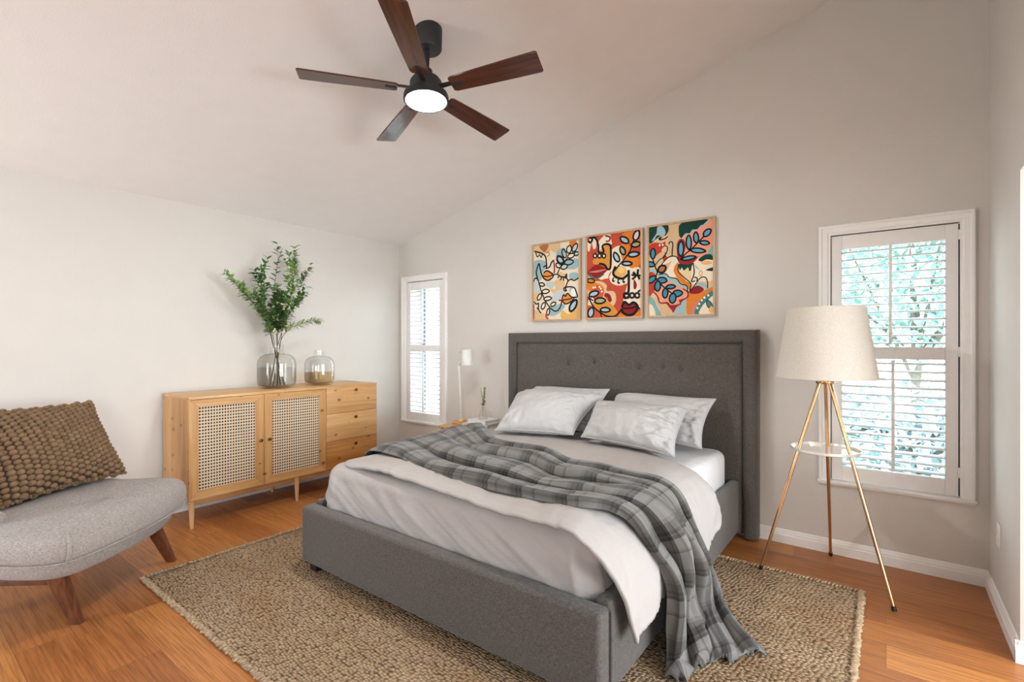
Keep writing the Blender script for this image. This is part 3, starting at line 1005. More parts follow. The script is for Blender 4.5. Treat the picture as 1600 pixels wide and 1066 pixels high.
# ------------------------------------------------------------------ flat sheet draped over the foot of the mattress
def flat_sheet():
    x0, x1, y0, rp = MX0 - 0.010, MX1 + 0.006, 1.612, 0.085
    path = []
    for k in range(24):
        path.append((x0, 2.5 - (2.5 - y0 - rp) * k / 24, -1, 0))
    for k in range(13):
        a = R(180 + 90 * k / 12)
        path.append((x0 + rp + rp * math.cos(a), y0 + rp + rp * math.sin(a), math.cos(a), math.sin(a)))
    for k in range(1, 120):
        path.append((x0 + rp + (x1 - x0 - 2 * rp) * k / 120, y0, 0, -1))
    for k in range(13):
        a = R(270 + 90 * k / 12)
        path.append((x1 - rp + rp * math.cos(a), y0 + rp + rp * math.sin(a), math.cos(a), math.sin(a)))
    for k in range(1, 25):
        path.append((x1, y0 + rp + (2.5 - y0 - rp) * k / 24, 1, 0))
    P = []
    nv = 34
    acc = 0
    for i, (x, y, nx, ny) in enumerate(path):
        if i:
            acc += math.hypot(x - path[i - 1][0], y - path[i - 1][1])
        row = []
        for j in range(nv + 1):
            t = j / nv
            if t < 0.62:                       # hanging face, bottom to top
                q = t / 0.62
                z = 0.30 + q * (0.525 - 0.30)
                ins = 0.0
                if ny < -0.5:
                    ins = -0.012 * math.sin(q * PI) - 0.010 * (1 - q)
            elif t < 0.82:                     # rounded edge
                a = (t - 0.62) / 0.20 * PI / 2
                z = 0.525 + 0.075 * math.sin(a)
                ins = 0.075 * (1 - math.cos(a))
                q = 1
            else:
                z = 0.600 + 0.003 * (t - 0.82)
                ins = 0.075 + (t - 0.82) / 0.18 * 0.20
                q = 1
            # folds: diagonal drags fanning out from the top edge, stronger lower down
            dz = 0.62 - z
            fold = 0.017 * nz((acc - dz * 1.4) * 9, dz * 2.0, 3.1) + 0.010 * nz((acc - dz * 2.2) * 22, dz * 3, 7.7)
            fold *= min(1, dz / 0.13) if z < 0.6 else 0.15
            # mitred pleat at the right corner, smaller one at the left
            for ac, wd, am in ((2.5 - y0 - rp + 0.134 + 1.565, 0.020, 0.020), (2.5 - y0 - rp + 0.14, 0.030, 0.012)):
                fold += am * math.exp(-((acc - ac - 0.10 * (0.6 - z)) / wd) ** 2) * min(1, dz / 0.1) * (1 if q < 1 else 0.3)
            row.append((x + nx * (fold - ins), y + ny * (fold * (0.8 if z < 0.39 else 1) - ins), z))
        P.append(row)
    mb = MB().grid(P)
    o = mb.build('flat_sheet', M['duvet'], loc=((x0 + x1) / 2, y0 + 0.3, 0.3), solid=0.004, offset=-1, angle=60)
    tag(o, 'pale grey flat sheet tucked over the foot end of the mattress', 'bed sheet')
flat_sheet()

# ------------------------------------------------------------------ duvet
RPX = [(-0.97, 0.622), (-0.90, 0.612), (-0.845, 0.585), (-0.805, 0.540), (-0.772, 0.475), (-0.750, 0.400), (-0.737, 0.32), (-0.732, 0.24), (-0.730, 0.10)]
def arc_table(pts):
    h = [0.0]
    for a, b in zip(pts, pts[1:]):
        h.append(h[-1] + math.hypot(b[0] - a[0], b[1] - a[1]))
    return h
RH = arc_table(RPX)
def right_profile(h):
    return interp(h, RH, [p[0] for p in RPX]), interp(h, RH, [p[1] for p in RPX])
def h_of_z(z):
    return interp(-z, [-p[1] for p in RPX], RH)
LPX = [(-2.43, 0.622), (-2.50, 0.615), (-2.555, 0.59), (-2.59, 0.54), (-2.602, 0.46), (-2.604, 0.41)]
LH = arc_table(LPX)

DUV_TOP = 0.622
def duvet():
    ntop, nr, nl, nt = 90, 44, 12, 120
    X = []
    for k in range(nl):
        X.append(('L', LH[-1] * (1 - k / nl)))
    for k in range(ntop + 1):
        X.append(('T', LPX[0][0] + (RPX[0][0] - LPX[0][0]) * k / ntop))
    for k in range(1, nr + 1):
        X.append(('R', k / nr))
    # hem height of the right hang along t, foot to head
    hem_y = [1.60, 1.66, 1.945, 2.2, 2.536, 2.68, 2.80, 2.86, 2.90]
    hem_z = [0.26, 0.235, 0.266, 0.27, 0.236, 0.262, 0.30, 0.36, 0.43]
    P = []
    for kind, val in X:
        row = []
        for j in range(nt + 1):
            t = j / nt
            if kind == 'L':
                x = interp(val, LH, [p[0] for p in LPX]); z = interp(val, LH, [p[1] for p in LPX])
                yf, yh, q = 1.70, 3.05, 0
                if val < 0.16:
                    yf = 1.655 + 0.3 * val
                edge = 0
            elif kind == 'T':
                x, z = val, DUV_TOP
                yf = interp(x, [-2.47, -2.21, -1.87, -1.571, -1.314, -1.104, -0.97], [1.655, 1.640, 1.625, 1.600, 1.572, 1.55, 1.545])
                yh = interp(x, [-2.43, -1.6, -1.2, -1.05, -0.97], [3.05, 3.05, 2.98, 2.86, 2.80])
                q = 0
            else:
                q = val
                yf = interp(q, [0, 0.2, 0.5, 0.8, 1], [1.545, 1.545, 1.575, 1.63, 1.665])
                yh = interp(q, [0, 0.2, 0.4, 0.6, 0.8, 1], [2.80, 2.77, 2.76, 2.79, 2.83, 2.85])
            # puffy foot edge
            edge = sstep(0, 0.03, t)
            y = yf + (yh - yf) * t
            if kind == 'R':
                hmax = h_of_z(interp(y, hem_y, hem_z))
                h = q * hmax
                x, z = right_profile(h)
                # vertical folds growing towards the hem, ruffled hem stitching
                g = min(1, h / 0.25)
                f = 0.026 * nz(y * 5.5 - q * 0.8, q * 0.8, 4.2) + 0.012 * nz(y * 17 + q * 1.5, q * 1.5, 9.1)
                f += 0.006 * nz(y * 60, q * 3, 2.2) * sstep(0.86, 1.0, q)
                f *= g
                f += 0.035 * sstep(2.35, 2.75, y) * math.sin(min(1, q * 1.1) * PI) * (1 - 0.4 * q)
                f += 0.03 * sstep(2.0, 1.62, y) * g * 0.5
                x += max(f + 0.012, -0.004) * g
                w = 1 - sstep(0.0, 0.16, h)
                bx_ = -0.97 + h
            else:
                w = sstep(-2.43, -2.2, x) if kind == 'T' else 0
                bx_ = x
            if w > 0:
                z += 0.016 * nz(bx_ * 2.2, y * 2.6, 0.3) * w + 0.006 * nz(bx_ * 7 + y * 3, y * 5, 1.3) * w
                # wrinkles radiating from the foot edge
                z += 0.006 * nz(bx_ * 22 + y * 6, y * 2.0, 6.6) * sstep(1.0, 0.2, t) * w
                z += 0.014 * sstep(0.45, 0.1, t) * w
            z -= 0.018 * (1 - edge) if kind != 'R' else 0.008 * (1 - edge)
            z = max(z, 0.605) if kind == 'T' else z
            row.append((x, y, z))
        P.append(row)
    mb = MB().grid(P)
    o = mb.build('duvet', M['duvet'], loc=(-1.7, 2.3, 0.61), solid=0.014, offset=-1.0, angle=70)
    return tag(o, 'rumpled pale grey duvet spread over the bed and hanging off its right side', 'duvet')
duvet()

# ------------------------------------------------------------------ plaid throw
def throw():
    L0 = [(-2.665, 1.95, .34), (-2.64, 1.93, .50), (-2.55, 1.89, .625), (-2.258, 1.862, .640), (-1.983, 1.776, .640), (-1.773, 1.73, .640), (-1.442, 1.695, .640), (-1.243, 1.696, .640),
          (-1.072, 1.71, .640), (-.941, 1.724, .636), (-.834, 1.82, .583), (-.765, 1.88, .460), (-.722, 1.93, .34), (-.702, 1.925, .20), (-.694, 1.93, .09), (-.686, 1.90, .03), (-.674, 1.855, .016)]
    LM = [(-2.665, 2.98, .34), (-2.64, 2.96, .54), (-2.55, 2.93, .655), (-2.30, 2.70, .690), (-2.115, 2.593, .650), (-1.936, 2.543, .645), (-1.637, 2.54, .645), (-1.375, 2.366, .648),
          (-1.186, 2.369, .646), (-.975, 2.323, .640), (-.830, 2.356, .590), (-.762, 2.35, .480), (-.712, 2.40, .344), (-.690, 2.49, .19), (-.655, 2.52, .07), (-.53, 2.40, .016), (-.391, 2.255, .016)]
    ENDQ = [0, .14, .28, .42, .55, .70, .85, 1]
    ENDP = [(-.674, 1.855), (-.64, 1.92), (-.595, 1.984), (-.645, 2.10), (-.575, 2.05), (-.508, 2.088), (-.462, 2.20), (-.391, 2.255)]
    ns = 14
    a = np.array(catmull(L0, ns)); b = np.array(catmull(LM, ns))
    S = len(a)
    nq = 110
    brk = [0, .27, .57, .84, 1.0]
    B = np.zeros((S, nq + 1, 3))
    tail0 = 14 * ns
    for i in range(S):
        for j in range(nq + 1):
            q = j / nq
            p = a[i] * (1 - q) + b[i] * q
            if i > tail0:
                w = (i - tail0) / (S - 1 - tail0)
                w = w * w * (3 - 2 * w)
                ex = np.interp(q, ENDQ, [e[0] for e in ENDP]); ey = np.interp(q, ENDQ, [e[1] for e in ENDP])
                p = p * (1 - w) + np.array([ex, ey, .016]) * w
            B[i, j] = p
    du = np.gradient(B, axis=0); dv = np.gradient(B, axis=1)
    N = np.cross(du, dv)
    N /= np.linalg.norm(N, axis=2, keepdims=True) + 1e-9
    out = np.zeros_like(B)
    for i in range(S):
        s = i / ns                                    # station number
        hang = sstep(9.2, 11.5, s)
        floor_w = sstep(14.0, 15.2, s)
        for j in range(nq + 1):
            q = j / nq
            qq = min(1, max(0, q + 0.035 * nz(s * 0.55, q * 1.5, 2.0)))
            k = int(np.searchsorted(brk, qq, side='right')) - 1
            k = min(k, 3)
            f = (qq - brk[k]) / (brk[k + 1] - brk[k])
            ridge = abs(math.sin(PI * f)) ** 0.62
            amp = (0.040, 0.052, 0.046, 0.030)[k] * (0.82 + 0.5 * nz(s * 0.5, k * 3.1, 4.4))
            amp *= (1 + 0.75 * hang) * (1 - 0.45 * floor_w)
            h = amp * ridge
            # secondary folds and small wrinkles running along the length
            h += (0.017 + 0.016 * hang) * nz(q * 9 + s * 0.25, s * 0.35, 5.0) + 0.008 * nz(q * 22 - s * 0.4, s * 0.6, 8.0)
            # loose heap at the far left
            if s < 6:
                h += 0.020 * sstep(6, 3, s) * sstep(1.0, 2.2, s) * (0.5 + nz(q * 4 + s, s * 0.8, 11.0))
                h += 0.012 * math.exp(-((s - 3.1) / 0.7) ** 2 - ((q - 0.86) / 0.12) ** 2)
            h *= 0.45 + 0.55 * sstep(2.2, 6.0, s)
            h *= sstep(0, 0.035, q) * 0.85 + 0.15
            h *= 1 - 0.6 * sstep(0.965, 1.0, q)
            h += 0.020 * sstep(8.5, 9.6, s) * sstep(13.5, 12.0, s)
            tq = dv[i, j] / (np.linalg.norm(dv[i, j]) + 1e-9)
            lean = -0.050 * ridge * (0.55 + 0.45 * sstep(2.0, 4.0, s)) * (1 - floor_w) * sstep(0, 0.06, q) * sstep(1.0, 0.93, q)
            p = B[i, j] + N[i, j] * h + tq * lean
            if p[2] < 0.017:
                p[2] = 0.017
            out[i, j] = p
    # flared bottom corner of the last panel lifts and rolls a little
    dist = np.zeros(S)
    mid = out[:, nq // 2]
    dist[1:] = np.cumsum(np.linalg.norm(np.diff(mid, axis=0), axis=1))
    uv = [[(q / nq * 1.05, dist[i]) for q in range(nq + 1)] for i in range(S)]
    mb = MB().grid(out.tolist(), uv=uv)
    o = mb.build('throw_blanket', M['plaid'], loc=(-1.6, 2.1, 0.64), solid=0.005, offset=1.0, angle=75)
    tag(o, 'dark grey plaid throw draped across the bed and trailing onto the rug', 'throw blanket')
    fr = MB()
    rg = random.Random(2)
    for k in range(90):
        j = int((k + .5) / 90 * nq)
        e, p = Vector(out[-1, j]), Vector(out[-4, j])
        d = (e - p); d.z = 0
        if d.length < 1e-5:
            continue
        d.normalize()
        d = (d + Vector((rg.uniform(-.5, .5), rg.uniform(-.5, .5), 0))).normalized()
        L = rg.uniform(.010, .026)
        fr.tube([e + Vector((0, 0, .002)), e + d * L * .6 + Vector((0, 0, .001)), e + d * L - Vector((0, 0, .0015))], [.0016, .0014, .0008], 4)
    fr.build('fringe', M['fringe'], o)
throw()

# ------------------------------------------------------------------ pillows
def pillow(label, BL, BR, TR, TL, th, seed, front=(0, -1, 0.3), sag=0.0, group='sleeping pillows on the bed', curl=0.0):
    BL, BR, TR, TL = [np.array(p, float) for p in (BL, BR, TR, TL)]
    n = 76
    nrm = np.cross(BR - BL, TL - BL)
    nrm /= np.linalg.norm(nrm)
    if np.dot(nrm, np.array(front)) < 0:
        nrm = -nrm
    ctr = (BL + BR + TR + TL) / 4
    def pt(u, v, side):
        # edges bow inwards between the corners
        bu = 0.045 * (1 - (2 * v - 1) ** 2)
        bv = 0.050 * (1 - (2 * u - 1) ** 2)
        uu = u + bu * (0.5 - u) * 2
        vv = v + bv * (0.5 - v) * 2
        rc = 0.11 * (1 - u) ** 5 * max(0, 2 * v - 1) ** 5
        uu += rc; vv -= rc
        p = (BL * (1 - uu) + BR * uu) * (1 - vv) + (TL * (1 - uu) + TR * uu) * vv
        a, b = 1 - (2 * u - 1) ** 2, 1 - (2 * v - 1) ** 2
        d = th / 2 * (max(0, a) ** 0.48) * (max(0, b) ** 0.48)
        e = min(u, 1 - u, v, 1 - v)
        # gathers near the short ends, softer billows in the middle
        ends = math.exp(-min(u, 1 - u) / 0.16)
        wr = 0.030 * nz(u * 5 + seed, v * 9, seed) * ends + 0.019 * nz(u * 16, v * 13 + seed, seed + 3) * ends
        wr += 0.009 * nz(u * 3.2 + seed, v * 3.2, seed + 9)
        low = math.exp(-v / 0.22)
        wr += 0.017 * nz(u * 13 + seed, v * 4, seed + 5) * low
        # sharp radiating creases at the right end
        rid = abs(nz(u * 7 - v * 5 + seed, v * 8 + u * 3, seed + 20))
        wr += 0.045 * (0.25 - rid) * math.exp(-(1 - u) / 0.22) * (1 if e > 0.01 else 0)
        rid2 = abs(nz(u * 13 - v * 8 + seed, v * 15 + u * 6, seed + 31))
        wr += 0.030 * (0.2 - rid2) * math.exp(-(1 - u) / 0.20)
        wr *= sstep(0, 0.07, e)
        q = p + nrm * side * (d + wr * (1 if side > 0 else 0.5))
        q[2] -= sag * a * (1 - v)
        return q
    mb = MB()
    for side in (1, -1):
        P = [[tuple(pt(i / n, j / n, side)) for j in range(n + 1)] for i in range(n + 1)]
        if side < 0:
            P = P[::-1]
        mb.grid(P)
    # seam flange round the edge
    o = mb.build('pillow', M['pillow'], loc=tuple(ctr), weld=True, angle=80)
    tag(o, label, 'pillow', group)
    seam = []
    for k in range(n):
        seam.append(pt(k / n, 0, 1))
    for k in range(n):
        seam.append(pt(1, k / n, 1))
    for k in range(n):
        seam.append(pt(1 - k / n, 1, 1))
    for k in range(n + 1):
        seam.append(pt(0, 1 - k / n, 1))
    MB().tube([tuple(p) for p in seam], 0.0035, 6).build('piping', M['pillow'], o)
    return o

pillow('white pillow against the left half of the headboard, mostly hidden behind another pillow', (-2.38, 3.17, .64), (-1.69, 3.19, .64), (-1.665, 3.415, .945), (-2.37, 3.415, .960), 0.13, 3.0)
pillow('plump grey-white pillow leaning on the left side of the bed, nearest the nightstand', (-2.285, 2.80, .655), (-1.735, 2.985, .655), (-1.640, 3.27, .905), (-2.40, 3.24, .925), 0.225, 7.0)
pillow('white pillow propped against the right half of the headboard with its lower corner sticking out', (-1.64, 3.21, .64), (-.915, 3.16, .635), (-.895, 3.41, .925), (-1.62, 3.42, .955), 0.13, 12.0)
pillow('crumpled white pillow lying in front of another on the right side of the bed', (-1.66, 2.965, .655), (-.965, 2.81, .645), (-1.02, 3.24, .865), (-1.70, 3.25, .880), 0.225, 21.0)

# ------------------------------------------------------------------ nightstand with lamp, books and bud vase
NX0, NX1, NY0, NY1, NZ = -3.275, -2.735, 3.19, 3.585, 0.54
ns_root = thing('nightstand', 'honey oak nightstand beside the left of the headboard', 'nightstand', ((NX0 + NX1) / 2, (NY0 + NY1) / 2, 0))
MB().box(NX0, NX1, NY0, NY1, NZ - 0.022, NZ).build('table_top', M['oak'], ns_root, bevel=0.005)
for (xa, xb, ya, yb) in ((NX0 + .05, NX1 - .05, NY0 + .025, NY0 + .040), (NX0 + .05, NX1 - .05, NY1 - .04, NY1 - .025)):
    MB().box(xa, xb, ya, yb, NZ - 0.095, NZ - 0.023).build('apron', M['oak'], ns_root, bevel=0.002)
for xa in (NX0 + .022, NX1 - .037):
    MB().box(xa, xa + .015, NY0 + .05, NY1 - .05, NZ - 0.095, NZ - 0.023).build('apron', M['oak'], ns_root, bevel=0.002)
for x in (NX0 + .032, NX1 - .032):
    for y in (NY0 + .032, NY1 - .032):
        MB().tube([(x, y, 0), (x, y, NZ - 0.023)], [0.012, 0.018], 14).build('leg', M['oak'], ns_root)

lx, ly = -3.155, 3.36
dl = thing('desk_lamp', 'white jointed reading lamp with a round wooden base on the nightstand', 'lamp', (lx, ly, NZ))
MB().lathe([(0.0, 0), (0.064, 0), (0.068, 0.006), (0.068, 0.022), (0.064, 0.027), (0.0, 0.027)], (lx, ly, NZ), 36).build('base', M['oak'], dl, weld=True)
MB().box(lx - 0.004, lx + 0.052, ly - 0.025, ly + 0.022, NZ + 0.027, NZ + 0.050).build('base_block', M['wax'], dl, bevel=0.006)
MB().tube([(lx + .012, ly, NZ + .048), (lx + .012, ly, NZ + .115)], 0.005, 10).build('stem', M['lamp_white'], dl)
MB().ball((lx + .012, ly, NZ + .118), 0.011, 12, 8).build('joint', M['lamp_white'], dl)
el = (lx - .018, ly, 1.088)
MB().tube([(lx + .012, ly, NZ + .12), el], [0.008, 0.0095], 12).build('lower_arm', M['lamp_white'], dl)
MB().ball(el, 0.013, 12, 8).build('joint', M['lamp_white'], dl)
MB().tube([el, (lx + .042, ly, 1.150)], 0.008, 12).build('upper_arm', M['lamp_white'], dl)
sc_ = (lx + .085, ly - .005, 1.165)
tilt = Matrix.Rotation(R(-4), 4, 'Y')
MB().lathe([(0.0, 0.068), (0.040, 0.068), (0.050, 0.058), (0.055, -0.075), (0.052, -0.075), (0.047, 0.054), (0.0, 0.056)], sc_, 36, mat=tilt).build('lamp_shade', M['lamp_white'], dl, weld=True)
MB().tube([(sc_[0] - .050, sc_[1], sc_[2] + .040), (sc_[0] - .068, sc_[1], sc_[2] + .047)], 0.011, 12).build('switch_knob', M['matte_black'], dl)

def book(name, label, x0, x1, y0, y1, z0, h, cover, rot, spots=None, group='books stacked on the nightstand'):
    c = ((x0 + x1) / 2, (y0 + y1) / 2, z0)
    T = Matrix.Translation(Vector(c)) @ Matrix.Rotation(R(rot), 4, 'Z')
    w, d = (x1 - x0) / 2, (y1 - y0) / 2
    mb = MB()
    mb.box(-w, w, -d, d, 0, 0.003, mat=T)
    mb.box(-w, w, -d, d, h - 0.003, h, mat=T)
    mb.box(-w, w, -d, -d + 0.004, 0.003, h - 0.003, mat=T)
    o = mb.build(name, cover, loc=c, smooth=False)
    tag(o, label, 'book', group)
    MB().box(-w + .004, w - .004, -d + .004, d - .004, 0.003, h - 0.003, mat=T).build('pages', M['paper'], o, smooth=False)
    if spots:
        sp = MB()
        rg = random.Random(spots)
        x = -w + 0.02
        while x < w - 0.02:
            ww = rg.uniform(.006, .018)
            for r_ in range(2):
                if rg.random() < 0.75:
                    zb = h * (0.22 + 0.34 * r_)
                    sp.box(x, min(x + ww, w - .01), -d - 0.0008, -d, zb, zb + h * 0.2, mat=T)
            x += ww + 0.006
        sp.build('spine_pattern', [M['spine']], o, smooth=False)
    return o
M['spine'] = plain('faded_brown_print', srgb(168, 150, 134), 0.7, vary=0.5, nscale=70)
book('book', 'thick pale grey book with a speckled spine, lower of the two on the nightstand', -3.03, -2.75, 3.25, 3.50, NZ, 0.040, M['book_grey'], 4, 4)
book('book', 'plain white book on top of the speckled one on the nightstand', -2.98, -2.765, 3.27, 3.46, NZ + 0.041, 0.032, M['book_white'], -3)

vx, vy, vz = -2.885, 3.37, NZ + 0.0735
bv = MB().lathe([(0.0, 0.0), (0.040, 0.0), (0.044, 0.006), (0.040, 0.035), (0.026, 0.075), (0.014, 0.105), (0.012, 0.125), (0.015, 0.135),
                 (0.0125, 0.135), (0.010, 0.124), (0.012, 0.104), (0.024, 0.074), (0.0375, 0.035), (0.041, 0.009), (0.037, 0.005), (0.0, 0.005)], (vx, vy, vz), 32)
tag(bv.build('bud_vase', M['glass'], loc=(vx, vy, vz), weld=True), 'small clear conical glass vase standing on the books by the bed', 'vase')
sg = thing('flower_sprig', 'single pale green flowering sprig in the small glass vase on the nightstand', 'plant', (vx, vy, vz + 0.01), None)
st = MB().tube([(vx - .004, vy, vz + .012), (vx + .001, vy, vz + .13), (vx + .012, vy + .005, vz + .22), (vx + .016, vy + .005, vz + .285)], [0.0022, 0.0022, 0.0018, 0.001], 6)
st.tube([(vx, vy, vz + .13), (vx - .025, vy + .004, vz + .22), (vx - .030, vy + .004, vz + .28)], [0.0015, 0.0012, 0.0008], 5)
st.build('stem', M['leaf_mid'], sg)
fl_ = MB()
rg = random.Random(9)
for k in range(150):
    t = rg.random()
    z = vz + .115 + .17 * t
    x = vx + .001 + .015 * t
    rad = 0.026 * (1 - t * .55)
    a = rg.uniform(0, 2 * PI)
    fl_.leaf((x, vy + .004, z), (math.cos(a), math.sin(a), rg.uniform(.2, .9)), (0, 0, 1), rad * rg.uniform(.8, 1.4), .012)
for k in range(12):
    t = k / 12
    fl_.ball((vx - .012 - .018 * t, vy + .004, vz + .18 + .10 * t), .0035, 6, 4)
fl_.build('blossom', M['leaf_light'], sg)

# ------------------------------------------------------------------ sideboard
SX0, SX1, SY0, SY1, SZ0, SZ1 = -4.30, -3.82, 1.356, 2.926, 0.20, 0.92
sb = thing('sideboard', 'knotty pine sideboard with two woven cane doors and three drawers on the left wall', 'sideboard', ((SX0 + SX1) / 2, (SY0 + SY1) / 2, 0))
T_ = 0.020
for ya_, yb_, xf_ in ((SY0, SY0 + T_, SX1 - 0.004), (SY1 - T_, SY1, SX1 - 0.004), (2.392, 2.412, SX1 - 0.022)):
    MB().box(SX0, xf_, ya_, yb_, SZ0 if xf_ > SX1 - 0.01 else SZ0 + T_, SZ1 - T_).build('side_panel', M['pine_z'], sb, bevel=0.0015)

MB().box(SX0, SX1 + 0.001, SY0, SY1, SZ1 - T_, SZ1).build('top_panel', M['pine_top'], sb, bevel=0.002)
MB().box(SX0, SX1 - 0.024, SY0 + T_, SY1 - T_, SZ0, SZ0 + T_).build('bottom_panel', M['pine_y'], sb)
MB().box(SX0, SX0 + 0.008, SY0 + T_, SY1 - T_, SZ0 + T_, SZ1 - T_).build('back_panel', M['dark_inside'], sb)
MB().box(SX1 - 0.080, SX1 - 0.060, SY0 + 0.03, SY1 - 0.03, SZ0 - 0.052, SZ0).build('base_rail', M['pine_y'], sb, bevel=0.002)
MB().box(SX0 + 0.04, SX0 + 0.06, SY0 + 0.03, SY1 - 0.03, SZ0 - 0.052, SZ0).build('base_rail', M['pine_y'], sb, bevel=0.002)
for ly_ in (SY0 + 0.03, SY0 + 0.80, SY1 - 0.05):
    for lx_, sg_ in ((SX1 - 0.038, 1), (SX0 + 0.05, -1)):
        MB().tube([(lx_ + sg_ * 0.004, ly_, 0.0), (lx_, ly_, SZ0)], [0.0115, 0.021], 20).build('leg', M['pine_leg'], sb)
FX = SX1
def knob(parent, y, z):
    p = MB().lathe([(0.0, 0), (0.005, 0), (0.005, 0.010), (0.010, 0.014), (0.013, 0.020), (0.0115, 0.026), (0.0, 0.029)], (FX, y, z), 20,
                   mat=Matrix.Rotation(R(90), 4, 'Y'))
    p.build('knob', M['brass_old'], parent, weld=True)
def cane_door(y0, y1, ky):
    z0, z1 = SZ0 + 0.002, SZ1 - T_ - 0.002
    fw = 0.062
    xb, xf = FX - 0.020, FX
    mb = MB()
    # mitred frame
    YZp = lambda poly: mb.prism(poly, xb, xf, mat=YZ)
    iy0, iy1, iz0, iz1 = y0 + fw, y1 - fw, z0 + fw, z1 - fw + 0.012
    door = None
    a = MB(); b = MB()
    a.prism([(y0, z0), (iy0, iz0), (iy0, iz1), (y0, z1)], xb, xf, mat=YZ)
    a.prism([(y1, z1), (iy1, iz1), (iy1, iz0), (y1, z0)], xb, xf, mat=YZ)
    b.prism([(y0, z1), (iy0, iz1), (iy1, iz1), (y1, z1)], xb, xf, mat=YZ)
    b.prism([(y1, z0), (iy1, iz0), (iy0, iz0), (y0, z0)], xb, xf, mat=YZ)
    off = len(a.v)
    a.v += b.v
    for f in b.f:
        a.face([i + off for i in f], 1)
    door = a.build('door', [M['pine_z'], M['pine_y']], sb, bevel=0.0012, seg=1)
    # cane mesh with an octagonal hole in every cell
    cw = MB()
    ny = max(1, round((iy1 - iy0) / 0.0190))
    nz_ = max(1, round((iz1 - iz0) / 0.0225))
    xc = FX - 0.011
    for i in range(ny):
        for j in range(nz_):
            ya, yb = iy0 + (iy1 - iy0) * i / ny, iy0 + (iy1 - iy0) * (i + 1) / ny
            za, zb = iz0 + (iz1 - iz0) * j / nz_, iz0 + (iz1 - iz0) * (j + 1) / nz_
            cy, cz_ = (ya + yb) / 2, (za + zb) / 2
            ry, rz = (yb - ya) * 0.35, (zb - za) * 0.33
            base = len(cw.v)
            outer = [(yb, cz_), (yb, zb), (cy, zb), (ya, zb), (ya, cz_), (ya, za), (cy, za), (yb, za)]
            for k in range(8):
                cw.v.append((xc, *outer[k]))
            for k in range(8):
                t = k * PI / 4
                cw.v.append((xc + 0.0012, cy + ry * math.cos(t), cz_ + rz * math.sin(t)))
            for k in range(8):
                k2 = (k + 1) % 8
                cw.face([base + k, base + k2, base + 8 + k2, base + 8 + k])
    cane = cw.build('cane_panel', M['cane'], door, solid=0.002, offset=0, smooth=False)
    MB().box(FX - 0.019, FX - 0.018, iy0, iy1, iz0, iz1).build('cane_shade_sheet', M['dark_inside'], door, smooth=False)  # added dark sheet standing in for shade inside the cabinet
    knob(door, ky, (z0 + z1) / 2)
cane_door(SY0 + 0.001, 1.873 - 0.0015, 1.873 - 0.032)
cane_door(1.873 + 0.0015, 2.402 - 0.0015, 1.873 + 0.034)
dz_ = (SZ1 - T_ - SZ0) / 3
# drawer fronts run up to the top edge
for k, mt in enumerate(('pine_warm', 'pine_y', 'pine_y')):
    za = SZ0 + 0.002 + k * 0.2395
    zb = za + 0.2365 if k < 2 else SZ1 - 0.001
    d = MB().box(FX - 0.018, FX + 0.0015, 2.402 + 0.0015, SY1 - 0.0005, za, zb).build('drawer', M[mt], sb, bevel=0.0015)
    tag(d, ('warm orange pine drawer front', 'pale pine drawer front', 'pale pine drawer front')[k])
    knob(d, 2.686, zb - 0.045)

# ------------------------------------------------------------------ vases on the sideboard
def jar(label, c, r, h, neck_r, neck_h, tint, liquid, liq_mat):
    t = 0.0045
    out = [(0.0, 0.0), (r * 0.70, 0.0), (r * 0.88, 0.010), (r * 0.97, 0.035), (r, 0.075), (r, h * 0.66), (r * 0.97, h * 0.78), (r * 0.86, h * 0.89), (r * 0.66, h * 0.965), (neck_r * 1.12, h), (neck_r, h + neck_h * 0.3), (neck_r, h + neck_h)]
    inn = [(max(0, a - t), b) for a, b in out[::-1] if b > 0.02]
    inn += [(r * 0.84, 0.022), (r * 0.6, 0.012), (0.0, 0.010)]
    def smooth(p):
        return [tuple(q) for q in catmull(p, 4)]
    prof = smooth(out) + smooth(inn)
    prof = [(max(0.0, a), max(0.0, b)) for a, b in prof]
    v = MB().lathe(prof, c, 56).build('glass_vase', tint, loc=c, weld=True, angle=60)
    tag(v, label, 'vase', 'round glass vases on the sideboard')
    k = r - t - 0.0006
    lp = [(0.0, 0.0112), (r * 0.58, 0.0130), (r * 0.82, 0.0245), (k * 0.965, 0.037), (k, 0.076), (k, liquid), (0.0, liquid)]
    MB().lathe(lp, c, 48).build('liquid', liq_mat, v, weld=True, angle=30)
    return v
V1 = (-4.06, 2.095, SZ1)
jar('larger round clear glass vase with water holding the leafy branches', V1, 0.150, 0.285, 0.052, 0.075, M['amber_glass'], 0.165, M['water'])
V2 = (-4.05, 2.478, SZ1)
jar('smaller round clear glass vase holding amber liquid, without any stems', V2, 0.128, 0.255, 0.045, 0.055, M['glass'], 0.110, M['amber_liquid'])

